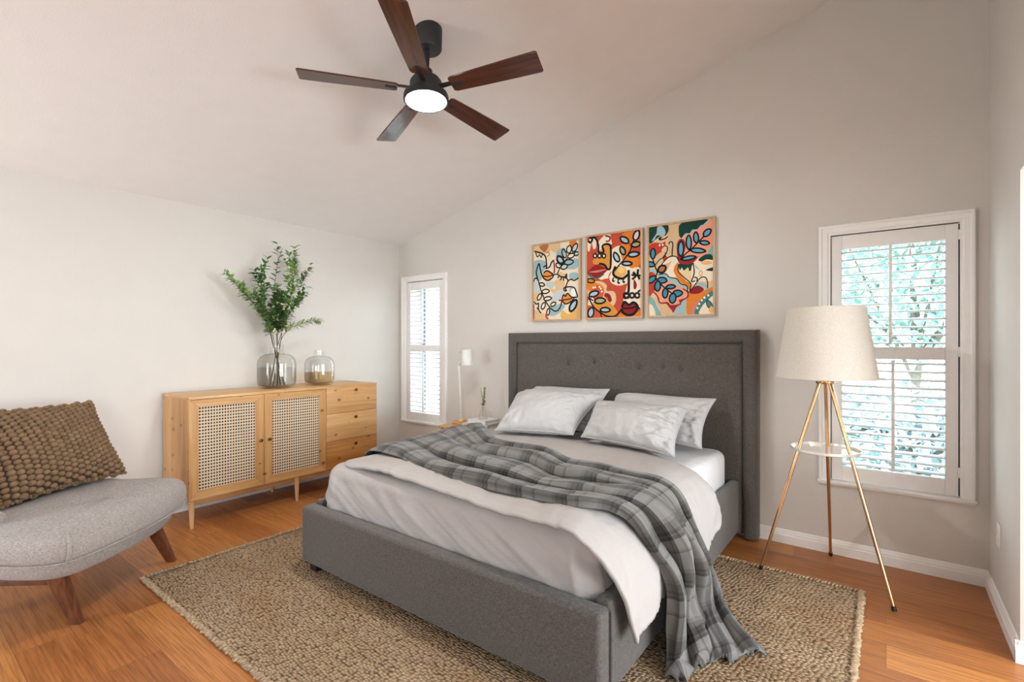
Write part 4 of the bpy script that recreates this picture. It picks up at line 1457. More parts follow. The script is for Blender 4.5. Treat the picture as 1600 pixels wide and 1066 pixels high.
# ------------------------------------------------------------------ leafy branches in the larger vase
rng = random.Random(11)
def branch(label, foot, mouth, pts, leafspec, n_side=0, blossoms=0, name='leafy_branch'):
    """stem from the bottom of the vase, through its mouth, along pts; leaves along the upper part"""
    root = thing(name, label, 'branch', foot, 'branches in the large glass vase')
    path = [tuple(p) for p in catmull([foot, mouth] + pts, 8)]
    rad = [0.0034 * (1 - 0.72 * i / (len(path) - 1)) for i in range(len(path))]
    sm = MB().tube(path, rad, 7)
    lv = MB()
    start = 13
    twigs = []
    for i in range(start, len(path) - 1):
        p, q = Vector(path[i]), Vector(path[i + 1])
        d = (q - p).normalized()
        t = (i - start) / (len(path) - start)
        twigs.append((p, d, 1.0 - 0.35 * t))
    side = []
    for k in range(n_side):
        i = rng.randint(start - 2, len(path) - 6)
        p = Vector(path[i]); d = (Vector(path[i + 1]) - p).normalized()
        a = rng.uniform(0, 2 * PI)
        o = Vector((math.cos(a) * 0.6, math.sin(a), rng.uniform(-.1, .5)))
        dd = (d * 0.8 + o * 0.7).normalized()
        L = rng.uniform(.07, .16)
        tip = p + dd * L + Vector((0, 0, L * 0.2))
        if tip.x < XL + 0.05:
            tip.x = XL + 0.05
        m_ = p + dd * L * .5
        sm.tube([p, m_, tip], [.0016, .0012, .0006], 5)
        for s in range(6):
            f = (s + 1) / 6
            side.append((p.lerp(tip, f), (tip - p).normalized(), 0.85))
    L0, W0, dens, matname, spread = leafspec
    for (p, d, sc) in twigs + side:
        for r in range(dens):
            a = rng.uniform(0, 2 * PI)
            u = d.orthogonal().normalized()
            w = d.cross(u)
            o = u * math.cos(a) + w * math.sin(a)
            dd = (d * (1 - spread) + o * spread).normalized()
            pp = p + d * rng.uniform(0, .02)
            L = 1.38 * L0 * sc * rng.uniform(.7, 1.25)
            if pp.x + dd.x * L < XL + 0.01:
                dd.x = abs(dd.x)
            mi = 1 if rng.random() < 0.3 else 0
            lv.leaf(pp, dd, (0, 0, 1), L, 1.5 * W0 * sc * rng.uniform(.8, 1.2), mi)
    tip, pd = Vector(path[-1]), (Vector(path[-1]) - Vector(path[-2])).normalized()
    lv.leaf(tip, pd, (0, 0, 1), L0, W0)
    sm.build('stem', M['stem'], root)
    other = {'leaf_dark': 'leaf_mid', 'leaf_mid': 'leaf_light', 'leaf_light': 'leaf_mid'}[matname]
    lv.build('leaves', [M[matname], M[other]], root)
    if blossoms:
        bl = MB()
        for k in range(blossoms):
            i = rng.randint(start, len(path) - 3)
            p = Vector(path[i]) + Vector((rng.uniform(-.03, .04), rng.uniform(-.05, .05), rng.uniform(-.02, .03)))
            for s in range(5):
                q = p + Vector((rng.uniform(-.008, .008), rng.uniform(-.01, .01), rng.uniform(-.01, .01)))
                bl.ball(q, rng.uniform(.005, .0085), 6, 5)
        bl.build('blossom', M['blossom'], root)
    return root
cx, cy, z0 = V1
mz = z0 + 0.36
def P3(dx, y, z):
    return (cx + dx, y, z)
branch('branch reaching furthest left over the sideboard with small dark leaves', (cx + .02, cy + .06, z0 + .018), (cx, cy - .030, mz), [P3(.02, 2.02, 1.42), P3(.03, 1.90, 1.60), P3(.02, 1.79, 1.73), P3(.03, 1.695, 1.83)], (.040, .017, 3, 'leaf_mid', .62), 9)
branch('dark broad-leaved branch left of centre in the large vase', (cx - .03, cy + .05, z0 + .018), (cx - .01, cy - .015, mz), [P3(-.02, 2.05, 1.45), P3(-.03, 2.00, 1.65), P3(-.04, 1.985, 1.80), P3(-.03, 1.98, 1.90)], (.045, .022, 2, 'leaf_dark', .6), 10, 4)
branch('tall thin branch at the top centre ending in single round leaves', (cx, cy + .01, z0 + .018), (cx + .012, cy, mz), [P3(.0, 2.09, 1.5), P3(-.01, 2.08, 1.75), P3(0, 2.10, 1.95), P3(.01, 2.128, 2.065)], (.042, .026, 1, 'leaf_dark', .6), 3)
branch('tallest upright branch right of centre with dense bright green leaves', (cx + .03, cy - .05, z0 + .018), (cx + .01, cy + .022, mz), [P3(.02, 2.15, 1.5), P3(.01, 2.215, 1.72), P3(.0, 2.25, 1.9), P3(.0, 2.262, 2.04)], (.042, .016, 4, 'leaf_mid', .6), 13)
branch('small-leaved branch leaning right above the vase', (cx - .04, cy - .04, z0 + .018), (cx - .02, cy + .02, mz), [P3(-.02, 2.18, 1.47), P3(-.04, 2.27, 1.62), P3(-.05, 2.33, 1.78), P3(-.04, 2.335, 1.88)], (.040, .018, 2, 'leaf_dark', .65), 11, 2)
branch('feathery light green sprig drooping to the right over the vase mouth', (cx + .04, cy - .02, z0 + .018), (cx + .022, cy + .012, mz), [P3(.06, 2.17, 1.41), P3(.09, 2.27, 1.46), P3(.10, 2.36, 1.49), P3(.10, 2.42, 1.485)], (.050, .006, 7, 'leaf_light', .5), 0, 3)
branch('bushy middle branch with clusters of cream blossoms low above the vase mouth', (cx - .01, cy + .03, z0 + .018), (cx + .016, cy - .010, mz), [P3(.05, 2.075, 1.42), P3(.07, 2.06, 1.52), P3(.08, 2.07, 1.62), P3(.07, 2.10, 1.70)], (.045, .020, 4, 'leaf_dark', .7), 14, 16)
branch('short leafy branch at the lower left of the bouquet', (cx + .01, cy + .055, z0 + .018), (cx + .0, cy - .034, mz), [P3(.06, 2.0, 1.43), P3(.08, 1.95, 1.52), P3(.09, 1.92, 1.60), P3(.08, 1.90, 1.67)], (.044, .020, 2, 'leaf_dark', .65), 10)

# ------------------------------------------------------------------ lounge chair at the left edge of the view
E1 = Vector((0.769, 0.639, 0)); E2 = Vector((-0.639, 0.769, 0)); CO = Vector((-2.978, 0.602, 0))
def CH(a, b, z):
    p = CO + E1 * a + E2 * b
    return (p.x, p.y, z)
ch = thing('lounge_chair', 'grey tweed lounge chair with splayed walnut legs at the left edge', 'armchair', CH(-.28, .32, 0))

def outline(pts, n=10):
    return [(float(p[0]), float(p[1])) for p in catmull(pts, n, closed=True)]
# plan outlines in the chair's own axes (a: towards the front, b: along the front edge)
seat_pl = outline([(-.58, -.10), (-.30, -.165), (-.04, -.185), (.075, -.135), (.118, .02), (.140, .25), (.125, .48), (.085, .66), (-.01, .80), (-.15, .845), (-.36, .81), (-.58, .76)])
base_pl = outline([(-.58, -.08), (-.30, -.14), (-.06, -.155), (.035, -.105), (.075, .03), (.098, .25), (.085, .46), (.045, .62), (-.04, .745), (-.17, .785), (-.36, .76), (-.58, .72)])
def cushion_from(pl, rows, name, mat, crown=0.0, wob=0.0):
    ca = sum(p[0] for p in pl) / len(pl); cb = sum(p[1] for p in pl) / len(pl)
    P = []
    for (a, b) in pl:
        row = []
        for f, z in rows:
            zz = z + crown * (1 - f) if z > 0.4 else z
            zz += wob * nz(a * 5, b * 5, z)
            row.append(CH(ca + (a - ca) * f, cb + (b - cb) * f, zz))
        P.append(row)
    return MB().grid(P, wrap_u=True).build(name, mat, ch, weld=True, angle=75)
cushion_from(base_pl, [(0, .245), (.80, .245), (.90, .252), (.955, .270), (.985, .300), (.99, .335), (0, .335)], 'seat_base', M['tweed'])
cushion_from(seat_pl, [(0, .338), (.95, .338), (.985, .345), (1.0, .362), (1.005, .39), (.998, .415), (.975, .438), (.93, .454), (.80, .466), (.5, .470), (0, .472)], 'seat_cushion', M['tweed'], wob=.004)
# welt round the cushion's lower edge
MB().tube([CH(a * 1.0, b * 1.0, .343) for a, b in seat_pl] + [CH(*seat_pl[0], .343)], 0.004, 6, cap=False).build('piping', M['tweed'], ch)
# crease where the box corner of the cushion is sewn
MB().tube([CH(.070, -.146, .350), CH(.080, -.143, .385), CH(.076, -.136, .42), CH(.056, -.118, .447), CH(.02, -.09, .462)], [.005, .009, .010, .007, .002], 8).build('seam', M['tweed'], ch)
# curved back shell with a wing on the near side
def back_shell():
    path = [(-.345, .000, .505, -.01), (-.43, -.01, .60, .02), (-.52, .02, .70, .06), (-.565, .08, .78, .10), (-.585, .25, .80, .12), (-.585, .42, .78, .12), (-.575, .56, .70, .10), (-.55, .66, .60, .06), (-.52, .72, .52, .02)]
    C_ = catmull([tuple(p) for p in path], 8)
    P = []
    nrow = 22
    for k, (a, b, zt, lean) in enumerate(C_):
        nx_ = C_[min(k + 1, len(C_) - 1)]; pv = C_[max(k - 1, 0)]
        d = Vector((nx_[0] - pv[0], nx_[1] - pv[1], 0)).normalized()
        nin = Vector((d.y, -d.x, 0))          # towards the seat
        row = []
        for j in range(nrow):
            t = 2 * PI * j / nrow
            w = 0.045 * math.cos(t)
            zz = 0.30 + (zt - 0.30) * (0.5 + 0.5 * math.copysign(abs(math.sin(t)) ** 0.45, math.sin(t)))
            ln = lean * (zz - 0.30) / (zt - 0.30)
            row.append(CH(a + nin.x * (w - ln), b + nin.y * (w - ln), zz))
        row.append(row[0])
        P.append(row)
    mb = MB().grid(P)
    for row in (P[0], P[-1]):
        b0 = len(mb.v)
        mb.v += row[:-1]
        mb.face(list(range(b0, b0 + len(row) - 1)))
    mb.build('backrest', M['tweed'], ch, weld=True, angle=70)
back_shell()
def leg(a0, b0, a1, b1, w0, w1):
    # rounded rectangular section tapering downwards
    P = []
    for t in np.linspace(0, 1, 6):
        z = 0.262 * (1 - t)
        ca, cb = a0 + (a1 - a0) * t, b0 + (b1 - b0) * t
        w = w0 + (w1 - w0) * t
        row = []
        for k in range(17):
            g = 2 * PI * k / 16
            cx_, sx_ = math.cos(g), math.sin(g)
            row.append(CH(ca + math.copysign(abs(cx_) ** .5, cx_) * w * .62, cb + math.copysign(abs(sx_) ** .5, sx_) * w * .42, z))
        P.append(row)
    mb = MB().grid(P)
    for row in (P[0], P[-1]):
        b0_ = len(mb.v)
        mb.v += row[:-1]
        mb.face(list(range(b0_, b0_ + 16)))
    mb.build('leg', M['walnut'], ch, weld=True, angle=50)
leg(-.050, -.060, -.006, .004, .066, .042)
leg(-.01, .515, .012, .650, .066, .042)
leg(-.50, .02, -.58, -.02, .066, .042)
leg(-.50, .56, -.58, .66, .066, .042)
for b in (-.045, .50):
    MB().prism([(-.50, .205), (-.05, .205), (-.05, .252), (-.50, .252)], b - .014, b + .014,
               mat=Matrix.Translation(CO) @ Matrix(((E1.x, 0, E2.x, 0), (E1.y, 0, E2.y, 0), (0, 1, 0, 0), (0, 0, 0, 1)))).build('side_rail', M['walnut_x'], ch, bevel=.004)

# ------------------------------------------------------------------ chunky knit cushion leaning on the chair
def knit_cushion():
    BL = np.array((-3.47, .415, .485)); BR = np.array((-3.762, .985, .490))
    TR = np.array((-4.065, .885, .915)); TL = np.array((-3.80, .255, .930))
    th = 0.20
    nrm = np.cross(BR - BL, TL - BL); nrm /= np.linalg.norm(nrm)
    if nrm @ np.array((1, .2, .3)) < 0:
        nrm = -nrm
    def pt(u, v, side):
        bu = 0.05 * (1 - (2 * v - 1) ** 2); bv = 0.05 * (1 - (2 * u - 1) ** 2)
        uu = u + bu * (0.5 - u) * 2; vv = v + bv * (0.5 - v) * 2
        p = (BL * (1 - uu) + BR * uu) * (1 - vv) + (TL * (1 - uu) + TR * uu) * vv
        a, b = 1 - (2 * u - 1) ** 2, 1 - (2 * v - 1) ** 2
        return p + nrm * side * th / 2 * max(0, a) ** .5 * max(0, b) ** .5
    n = 24
    mb = MB()
    for side in (1, -1):
        P = [[tuple(pt(i / n, j / n, side)) for j in range(n + 1)] for i in range(n + 1)]
        mb.grid(P if side > 0 else P[::-1])
    ctr = (BL + BR + TR + TL) / 4
    o = mb.build('throw_cushion', M['knit_back'], loc=tuple(ctr), weld=True)
    tag(o, 'brown chunky knitted cushion leaning on the grey lounge chair', 'cushion')
    kb = MB()
    rg = random.Random(4)
    nu, nv = 18, 19
    for side in (1, -1):
        for i in range(nu):
            for j in range(nv):
                u = (i + .5) / nu; v = (j + .5 + (0.28 if i % 2 else -.2)) / nv
                if not 0 < v < 1:
                    continue
                c = Vector(pt(u, v, side))
                du = Vector(pt(min(1, u + .01), v, side) - pt(max(0, u - .01), v, side))
                dv = Vector(pt(u, min(1, v + .01), side) - pt(u, max(0, v - .01), side))
                du.normalize()
                nn = du.cross(dv).normalized() * 1.0
                if nn.dot(Vector(nrm)) * side < 0:
                    nn = -nn
                dv = nn.cross(du)
                mt = Matrix((du, dv, nn)).transposed().to_4x4()
                s = rg.uniform(.9, 1.1)
                kb.ball(tuple(c + nn * .003), (.0205 * s, .0160 * s, .0170 * s), 8, 5, mat=mt)
    # knit rim
    for k in range(120):
        t = k / 30
        e, f = int(t), t - int(t)
        u, v = [(f, 0), (1, f), (1 - f, 1), (0, 1 - f)][e]
        kb.ball(tuple(pt(u, v, 1)), .0105, 6, 4)
    kb.build('knit_loops', M['knit'], o)
knit_cushion()

# ------------------------------------------------------------------ ceiling fan
fan_c = Vector((-1.977, 1.838, 2.654))
canopy_top = zc(-1.970)
fan = thing('ceiling_fan', 'black ceiling fan with five dark walnut blades and a lit round lamp', 'ceiling fan', (-1.970, 1.842, canopy_top))
MB().lathe([(0.0, -0.104), (0.022, -0.104), (0.068, -0.102), (0.076, -0.092), (0.078, 0.0), (0.078, 0.018), (0.0, 0.018)], (-1.970, 1.842, canopy_top), 40).build('canopy', M['matte_black'], fan, weld=True)
nrm = Vector((-0.0657, 0.0502, 0.9966)).normalized()
ft = nrm.to_track_quat('Z', 'Y').to_matrix().to_4x4()
ex = Vector((0, 1, 0)).cross(nrm).normalized(); ey = nrm.cross(ex)
FT = Matrix.Translation(fan_c) @ Matrix((ex, ey, nrm)).transposed().to_4x4()
MB().tube([(-1.970, 1.842, canopy_top - 0.09), tuple(FT @ Vector((0, 0, 0.07)))], 0.0135, 16).build('downrod', M['matte_black'], fan)
FL = lambda prof, n=44: MB().lathe([(r, z) for r, z in prof], (0, 0, 0), n, mat=FT)
FL([(0.0, 0.125), (0.026, 0.125), (0.034, 0.118), (0.036, 0.085), (0.050, 0.078), (0.074, 0.066), (0.086, 0.048), (0.087, -0.010), (0.0, -0.010)]).build('motor_housing', M['matte_black'], fan, weld=True)
ring = FL([(0.0, -0.012), (0.100, -0.012), (0.116, -0.020), (0.120, -0.030), (0.120, -0.054), (0.112, -0.060), (0.109, -0.056), (0.109, -0.040), (0.0, -0.040)]).build('light_ring', M['matte_black'], fan, weld=True)
FL([(0.0, -0.042), (0.108, -0.042), (0.108, -0.056), (0.095, -0.062), (0.06, -0.067), (0.0, -0.069)]).build('light_diffuser', M['led'], ring, weld=True)
ld = bpy.data.lights.new('fan_lamp_light', 'AREA')
ld.shape = 'DISK'
ld.size = 0.20
ld.energy = 20.0
ld.color = (1.0, 0.97, 0.93)
lo = bpy.data.objects.new('fan_lamp_light', ld)
lo.matrix_world = FT @ Matrix.Translation((0, 0, -0.0705))
COL.objects.link(lo)
for k in range(5):
    ang = 0.292 + k * 2 * PI / 5
    BM_ = FT @ Matrix.Rotation(ang, 4, 'Z')
    pitch = Matrix.Translation((0, 0, 0.004)) @ Matrix.Rotation(R(-12), 4, 'X')
    prof = []
    pl = [(0.150, -.040), (0.165, -.050), (0.30, -.056), (0.50, -.063), (0.636, -.066), (0.644, -.058), (0.644, .058), (0.636, .066), (0.50, .063), (0.30, .056), (0.165, .050), (0.150, .040)]
    bl_ = MB().prism(pl, -0.004, 0.004).build('blade', M['blade'], None, bevel=0.002, seg=1)
    bl_.parent = fan
    bl_.matrix_local = Matrix.Translation(-WORLD[fan.name]) @ BM_ @ pitch
    bi = MB()
    bi.prism([(0.070, -.016), (0.150, -.013), (0.215, -.011), (0.215, .011), (0.150, .013), (0.070, .016)], 0.0045, 0.010, mat=BM_ @ pitch)
    bi.prism([(0.158, -.012), (0.215, -.010), (0.215, .010), (0.158, .012)], -0.0075, -0.0042, mat=BM_ @ pitch)
    bi.build('blade_bracket', M['matte_black'], fan, bevel=0.001, seg=1)

# ------------------------------------------------------------------ tripod floor lamp
lc = Vector((-.268, 3.222, 0))
fl = thing('floor_lamp', 'gold tripod floor lamp with a white drum shade in front of the window', 'floor lamp', tuple(lc))
feet = [Vector((-.568, 3.079, 0)), Vector((-.269, 3.565, 0)), Vector((.033, 3.017, 0))]
hub_z = 1.075
for f in feet:
    z0_ = RT if (RX0 < f.x < RX1 and RY0 < f.y < RY1) else 0.0
    d = (lc - f); d.z = 0; d.normalize()
    top = lc - d * 0.028 + Vector((0, 0, hub_z))
    bot = Vector((f.x, f.y, z0_))
    ax = (top - bot).normalized()
    lg = MB().tube([bot + ax * 0.018, top], [0.0085, 0.0100], 16).build('leg', M['gold'], fl)
    MB().tube([bot, bot + ax * 0.022], [0.0105, 0.0110], 14).build('rubber_foot', M['blackfoot'], lg)
MB().lathe([(0.0, 0), (0.044, 0), (0.046, 0.004), (0.046, 0.012), (0.0, 0.012)], (lc.x, lc.y, hub_z - 0.004), 32).build('hub', M['gold'], fl, weld=True)
MB().tube([(lc.x, lc.y, hub_z), (lc.x, lc.y, 1.44)], 0.007, 12).build('post', M['gold'], fl)
MB().lathe([(0.0, 0), (0.165, 0), (0.168, 0.003), (0.168, 0.016), (0.165, 0.016), (0.164, 0.004), (0.0, 0.004)], (lc.x, lc.y, 0.700), 56).build('tray', M['tray_metal'], fl, weld=True)
sh = MB()
sh.lathe([(0.243, 1.103), (0.186, 1.490), (0.1845, 1.490), (0.2415, 1.103), (0.243, 1.103)], (lc.x, lc.y, 0), 72)
shade = sh.build('lamp_shade', M['shade'], fl, weld=True)
for r_, z_ in ((0.2425, 1.104), (0.1855, 1.489)):
    ringp = [(lc.x + r_ * math.cos(2 * PI * k / 64), lc.y + r_ * math.sin(2 * PI * k / 64), z_) for k in range(65)]
    MB().tube(ringp, 0.0022, 6, cap=False).build('shade_rim', M['shade'], shade)
for k in range(3):
    a = 2 * PI * k / 3 + .4
    MB().tube([(lc.x, lc.y, 1.425), (lc.x + .188 * math.cos(a), lc.y + .188 * math.sin(a), 1.47)], 0.0022, 6).build('shade_spoke', M['gold'], shade)
MB().ball((lc.x, lc.y, 1.36), (0.03, 0.03, 0.045), 14, 10).build('bulb', M['lamp_white'], fl)

# ------------------------------------------------------------------ three framed prints over the bed
PAL = dict(K=(24, 24, 28), C=(236, 222, 198), C2=(238, 234, 224), C3=(226, 204, 160), O=(222, 128, 44), O2=(176, 112, 62), O3=(222, 146, 70), O4=(238, 180, 116), R=(194, 78, 56), R2=(206, 92, 64), R3=(190, 66, 46),
           DR=(138, 36, 40), DR2=(154, 40, 44), P=(236, 158, 130), P2=(212, 130, 112), P3=(226, 176, 140), B=(155, 185, 200), B2=(156, 184, 188), B3=(160, 190, 190), BL=(172, 194, 208), BL2=(160, 190, 196),
           BG=(196, 204, 204), BT=(104, 164, 190), T=(70, 128, 124), T2=(132, 178, 176), DT=(66, 140, 164), G=(24, 64, 52), G2=(150, 178, 168), G3=(60, 104, 92), S=(222, 188, 142), S2=(214, 182, 142),
           Y=(228, 176, 96), Y2=(216, 146, 60), Y3=(238, 196, 128), W=(246, 242, 234), W2=(214, 208, 214), OL=(168, 164, 128), N=(36, 44, 60))
PKEYS = list(PAL)
PMAT = [plain('print_ink_' + k.lower(), srgb(*PAL[k]), 0.75, vary=0.02, nscale=40, spec=0.2) for k in PKEYS]
GROUND = [(232, 218, 192), (196, 78, 54), (222, 192, 152)]
ART = [
  [
    ('f', 'S', 0, [4,1000,352,1004,389,911,254,877,18,907]),
    ('f', 'O2', 0, [138,988,342,996,274,904,196,927]),
    ('f', 'S', 0, [352,993,597,1000,568,875,427,897]),
    ('f', 'O', 0, [798,1004,942,1002,932,933,834,919]),
    ('f', 'B2', 0, [540,899,707,919,687,777,742,751,958,768,984,669,886,632,631,671,520,778]),
    ('f', 'B2', 0, [7,793,253,787,319,714,192,620,181,541,72,524,10,597]),
    ('f', 'B2', 0, [1001,543,970,512,894,503,817,521,786,556,818,586,894,595,970,577]),
    ('f', 'S', 0, [479,501,666,524,702,433,628,359,534,319,421,358,364,417,497,399]),
    ('f', 'S', 0, [537,632,704,588,740,531,611,538]),
    ('f', 'BG', 0, [268,479,441,503,478,434,364,417]),
    ('f', 'BG', 0, [459,345,665,391,701,311,533,240,419,199]),
    ('f', 'BG', 0, [12,527,131,475,149,336,14,365]),
    ('f', 'S', 0, [6,365,129,371,148,290,88,246,8,261]),
    ('f', 'B2', 0, [380,155,645,202,700,155,531,60,359,53]),
    ('f', 'Y', 0, [644,112,809,63,999,232,998,2,643,0]),
    ('f', 'S', 0, [2,133,243,79,301,3,4,5]),
    ('f', 'B2', 0, [812,395,920,378,937,290,811,328]),
    ('f', 'C2', 0, [945,333,927,297,883,283,840,301,822,339,841,375,884,389,927,371]),
    ('f', 'O3', 0, [202,608,299,653,423,594,365,530,298,523,221,561]),
    ('f', 'O3', 0, [645,235,665,318,766,330,847,283,829,228,719,188]),
    ('s', 'K', 17, [19,930,176,894,273,842,300,727]),
    ('s', 'K', 13, [48,910,87,850,137,875,176,838,205,875]),
    ('s', 'R', 9, [283,892,341,898,360,858,302,839]),
    ('s', 'K', 17, [222,703,300,721,290,682,367,699,410,753,463,782]),
    ('s', 'DR', 17, [454,789,476,681,467,603]),
    ('s', 'K', 17, [93,551,64,651,125,756,154,680,211,573,307,522,394,534,452,581,366,632,290,648,231,623]),
    ('s', 'K', 13, [211,585,327,572,461,586,537,599,593,662,705,754,851,831,959,919]),
    ('f', 'BL', 0, [663,723,675,755,656,790,610,816,553,825,532,790,552,754,598,728]),
    ('s', 'K', 24, [663,723,675,755,656,790,610,816,553,825,532,790,552,754,598,728,663,723]),
    ('s', 'K', 15, [717,789,735,815,730,852,704,888,665,910,640,883,645,845,671,810,717,789]),
    ('s', 'K', 15, [782,844,822,858,844,886,840,918,813,945,766,932,744,905,747,872,782,844]),
    ('f', 'BG', 0, [876,855,921,865,956,892,971,926,959,956,908,949,872,922,858,888]),
    ('s', 'K', 15, [876,855,921,865,956,892,971,926,959,956,908,949,872,922,858,888,876,855]),
    ('s', 'K', 15, [626,681,619,706,590,726,549,735,510,729,513,700,541,679,582,671,626,681]),
    ('f', 'BG', 0, [617,661,660,647,708,648,744,665,758,690,712,709,665,707,628,691]),
    ('s', 'K', 15, [617,661,660,647,708,648,744,665,758,690,712,709,665,707,628,691,617,661]),
    ('s', 'K', 15, [689,725,735,704,796,698,853,709,886,732,839,758,778,764,721,754,689,725]),
    ('f', 'C', 0, [761,793,803,781,853,783,892,799,908,823,862,840,813,837,774,821]),
    ('s', 'K', 15, [761,793,803,781,853,783,892,799,908,823,862,840,813,837,774,821,761,793]),
    ('f', 'BG', 0, [900,819,929,806,963,805,989,815,1001,834,970,850,936,852,909,842]),
    ('s', 'K', 15, [900,819,929,806,963,805,989,815,1001,834,970,850,936,852,909,842,900,819]),
    ('s', 'K', 15, [537,593,611,555,703,539,767,502,739,442,711,400,739,365,693,367,687,401,794,412,902,395,947,333,973,277]),
    ('s', 'K', 15, [767,485,831,509,903,489,992,516]),
    ('s', 'K', 15, [574,563,546,537]),
    ('s', 'K', 15, [639,548,601,506]),
    ('s', 'K', 15, [676,535,675,496]),
    ('s', 'K', 15, [713,544,740,581,740,531]),
    ('s', 'K', 15, [-4,511,33,561,93,551,131,486,188,368,284,238,399,143,513,105,607,158,646,269,674,312,720,294,766,330,847,277,973,272]),
    ('s', 'K', 15, [124,480,145,461,183,449,224,449,255,460,234,482,197,494,156,494,124,480]),
    ('f', 'C', 0, [190,369,230,352,284,348,334,358,363,378,322,399,269,403,219,393]),
    ('s', 'K', 15, [190,369,230,352,284,348,334,358,363,378,322,399,269,403,219,393,190,369]),
    ('f', 'C', 0, [104,262,143,272,174,296,187,326,179,351,134,343,103,319,89,289]),
    ('s', 'K', 15, [104,262,143,272,174,296,187,326,179,351,134,343,103,319,89,289,104,262]),
    ('f', 'C', 0, [232,269,274,255,331,252,384,262,415,280,373,299,317,302,263,292]),
    ('s', 'K', 15, [232,269,274,255,331,252,384,262,415,280,373,299,317,302,263,292,232,269]),
    ('f', 'C', 0, [198,136,235,149,262,174,271,204,258,229,216,218,188,192,179,162]),
    ('s', 'K', 15, [198,136,235,149,262,174,271,204,258,229,216,218,188,192,179,162,198,136]),
    ('f', 'C', 0, [393,175,430,171,469,179,497,196,505,218,465,225,426,217,397,200]),
    ('s', 'K', 15, [393,175,430,171,469,179,497,196,505,218,465,225,426,217,397,200,393,175]),
    ('f', 'C', 0, [325,52,351,68,367,95,368,124,354,146,323,131,306,104,305,74]),
    ('s', 'K', 15, [325,52,351,68,367,95,368,124,354,146,323,131,306,104,305,74,325,52]),
    ('s', 'DR', 17, [571,244,719,249,865,260]),
    ('s', 'K', 15, [645,235,719,194,829,217,919,274]),
    ('f', 'BL', 0, [816,90,877,108,930,147,957,196,949,237,881,223,828,184,801,135]),
    ('s', 'K', 23, [816,90,877,108,930,147,957,196,949,237,881,223,828,184,801,135,816,90]),
    ('s', 'K', 15, [8,249,67,212,117,222,116,141,175,87]),
    ('s', 'K', 13, [77,165,136,117]),
    ('s', 'DR', 19, [3,214,0,5]),
    ('s', 'R', 23, [302,89,292,43,340,2])
  ],
  [
    ('f', 'R', 0, [4,1000,997,998,997,554,777,580,606,603,466,567,4,527]),
    ('f', 'C', 0, [231,938,359,1006,466,984,501,902,412,854,323,804,213,802,195,884]),
    ('f', 'C', 0, [8,958,158,974,176,874,120,844,83,928,45,827,8,842]),
    ('f', 'R', 0, [466,1007,709,994,641,845,519,811,484,870]),
    ('f', 'O', 0, [675,986,997,998,997,857,911,832,811,863,709,917]),
    ('f', 'C', 0, [448,794,623,847,641,745,709,618,845,575,997,544,997,424,794,524,777,393,519,407,395,470,195,447,139,484,341,541,466,635]),
    ('f', 'O', 0, [641,856,794,843,811,753,760,724,997,717,997,608,845,564,777,602,709,618,641,745]),
    ('f', 'C', 0, [794,524,997,544,997,100,911,135,692,187,709,330,777,393]),
    ('f', 'Y2', 0, [120,717,323,861,448,873,448,602,377,584,286,647,139,658]),
    ('f', 'R', 0, [4,527,250,467,395,413,412,503,466,556,430,456,519,395,692,364,760,394,709,264,641,111,554,91,377,323,195,447,4,434]),
    ('f', 'S', 0, [250,444,377,391,377,323,519,305,554,203,484,127,377,176,213,285,8,270,8,434]),
    ('f', 'O', 0, [8,434,195,424,323,360,304,247,213,296,27,339]),
    ('f', 'R2', 0, [102,359,213,400,314,326,286,247,158,276,27,293]),
    ('f', 'R2', 0, [332,280,448,241,448,173,359,233]),
    ('s', 'DR', 46, [337,274,412,259,448,190]),
    ('f', 'C', 0, [64,280,139,196,45,129,8,165]),
    ('f', 'Y2', 0, [139,207,377,198,554,91,571,23,286,19,120,127]),
    ('f', 'R2', 0, [8,154,139,126,286,25,231,3,27,2]),
    ('f', 'O', 0, [641,44,911,48,997,67,997,2,623,0]),
    ('f', 'C', 0, [430,502,501,486,743,417,641,372,501,396,439,445]),
    ('f', 'Y', 0, [745,532,712,488,632,473,551,497,517,547,551,592,632,606,712,582]),
    ('f', 'Y3', 0, [711,551,693,524,649,515,605,530,587,559,605,587,649,595,693,581]),
    ('f', 'DR', 0, [878,431,928,374,911,320,870,333]),
    ('f', 'DR', 0, [8,574,120,636,213,647,268,626,386,584,286,510,176,488,27,549]),
    ('f', 'P2', 0, [27,567,195,579,377,584,213,555]),
    ('f', 'G2', 0, [8,544,120,497,27,491]),
    ('s', 'G3', 16, [8,544,102,498,213,486,323,525]),
    ('f', 'DR', 0, [667,121,709,169,777,140,861,159,928,113,878,38,777,18,692,54]),
    ('s', 'K', 30, [658,110,709,175,786,139,870,164,944,112,878,32,777,18,684,48,649,99]),
    ('s', 'K', 19, [675,99,811,100,928,113,985,84]),
    ('s', 'K', 26, [17,958,64,930,102,973,45,1002,158,979,213,894,222,813,268,786,323,804,295,864,359,887,439,868,457,793,448,602,395,583,332,639,231,660]),
    ('f', 'C', 0, [187,758,177,741,154,735,130,744,120,763,130,780,154,786,177,777]),
    ('s', 'K', 19, [187,758,177,741,154,735,130,744,120,763,130,780,154,786,177,777,187,758]),
    ('f', 'C', 0, [274,751,264,734,241,729,217,738,208,756,217,773,241,779,264,770]),
    ('s', 'K', 19, [274,751,264,734,241,729,217,738,208,756,217,773,241,779,264,770,274,751]),
    ('f', 'C', 0, [359,745,349,728,326,722,303,731,294,750,303,767,326,772,349,763]),
    ('s', 'K', 19, [359,745,349,728,326,722,303,731,294,750,303,767,326,772,349,763,359,745]),
    ('s', 'DR', 19, [359,921,421,921,439,964,350,990]),
    ('s', 'K', 16, [510,542,606,614,709,684,811,775,861,870,928,962]),
    ('f', 'W2', 0, [890,883,935,895,966,925,974,963,956,995,904,986,873,956,865,919]),
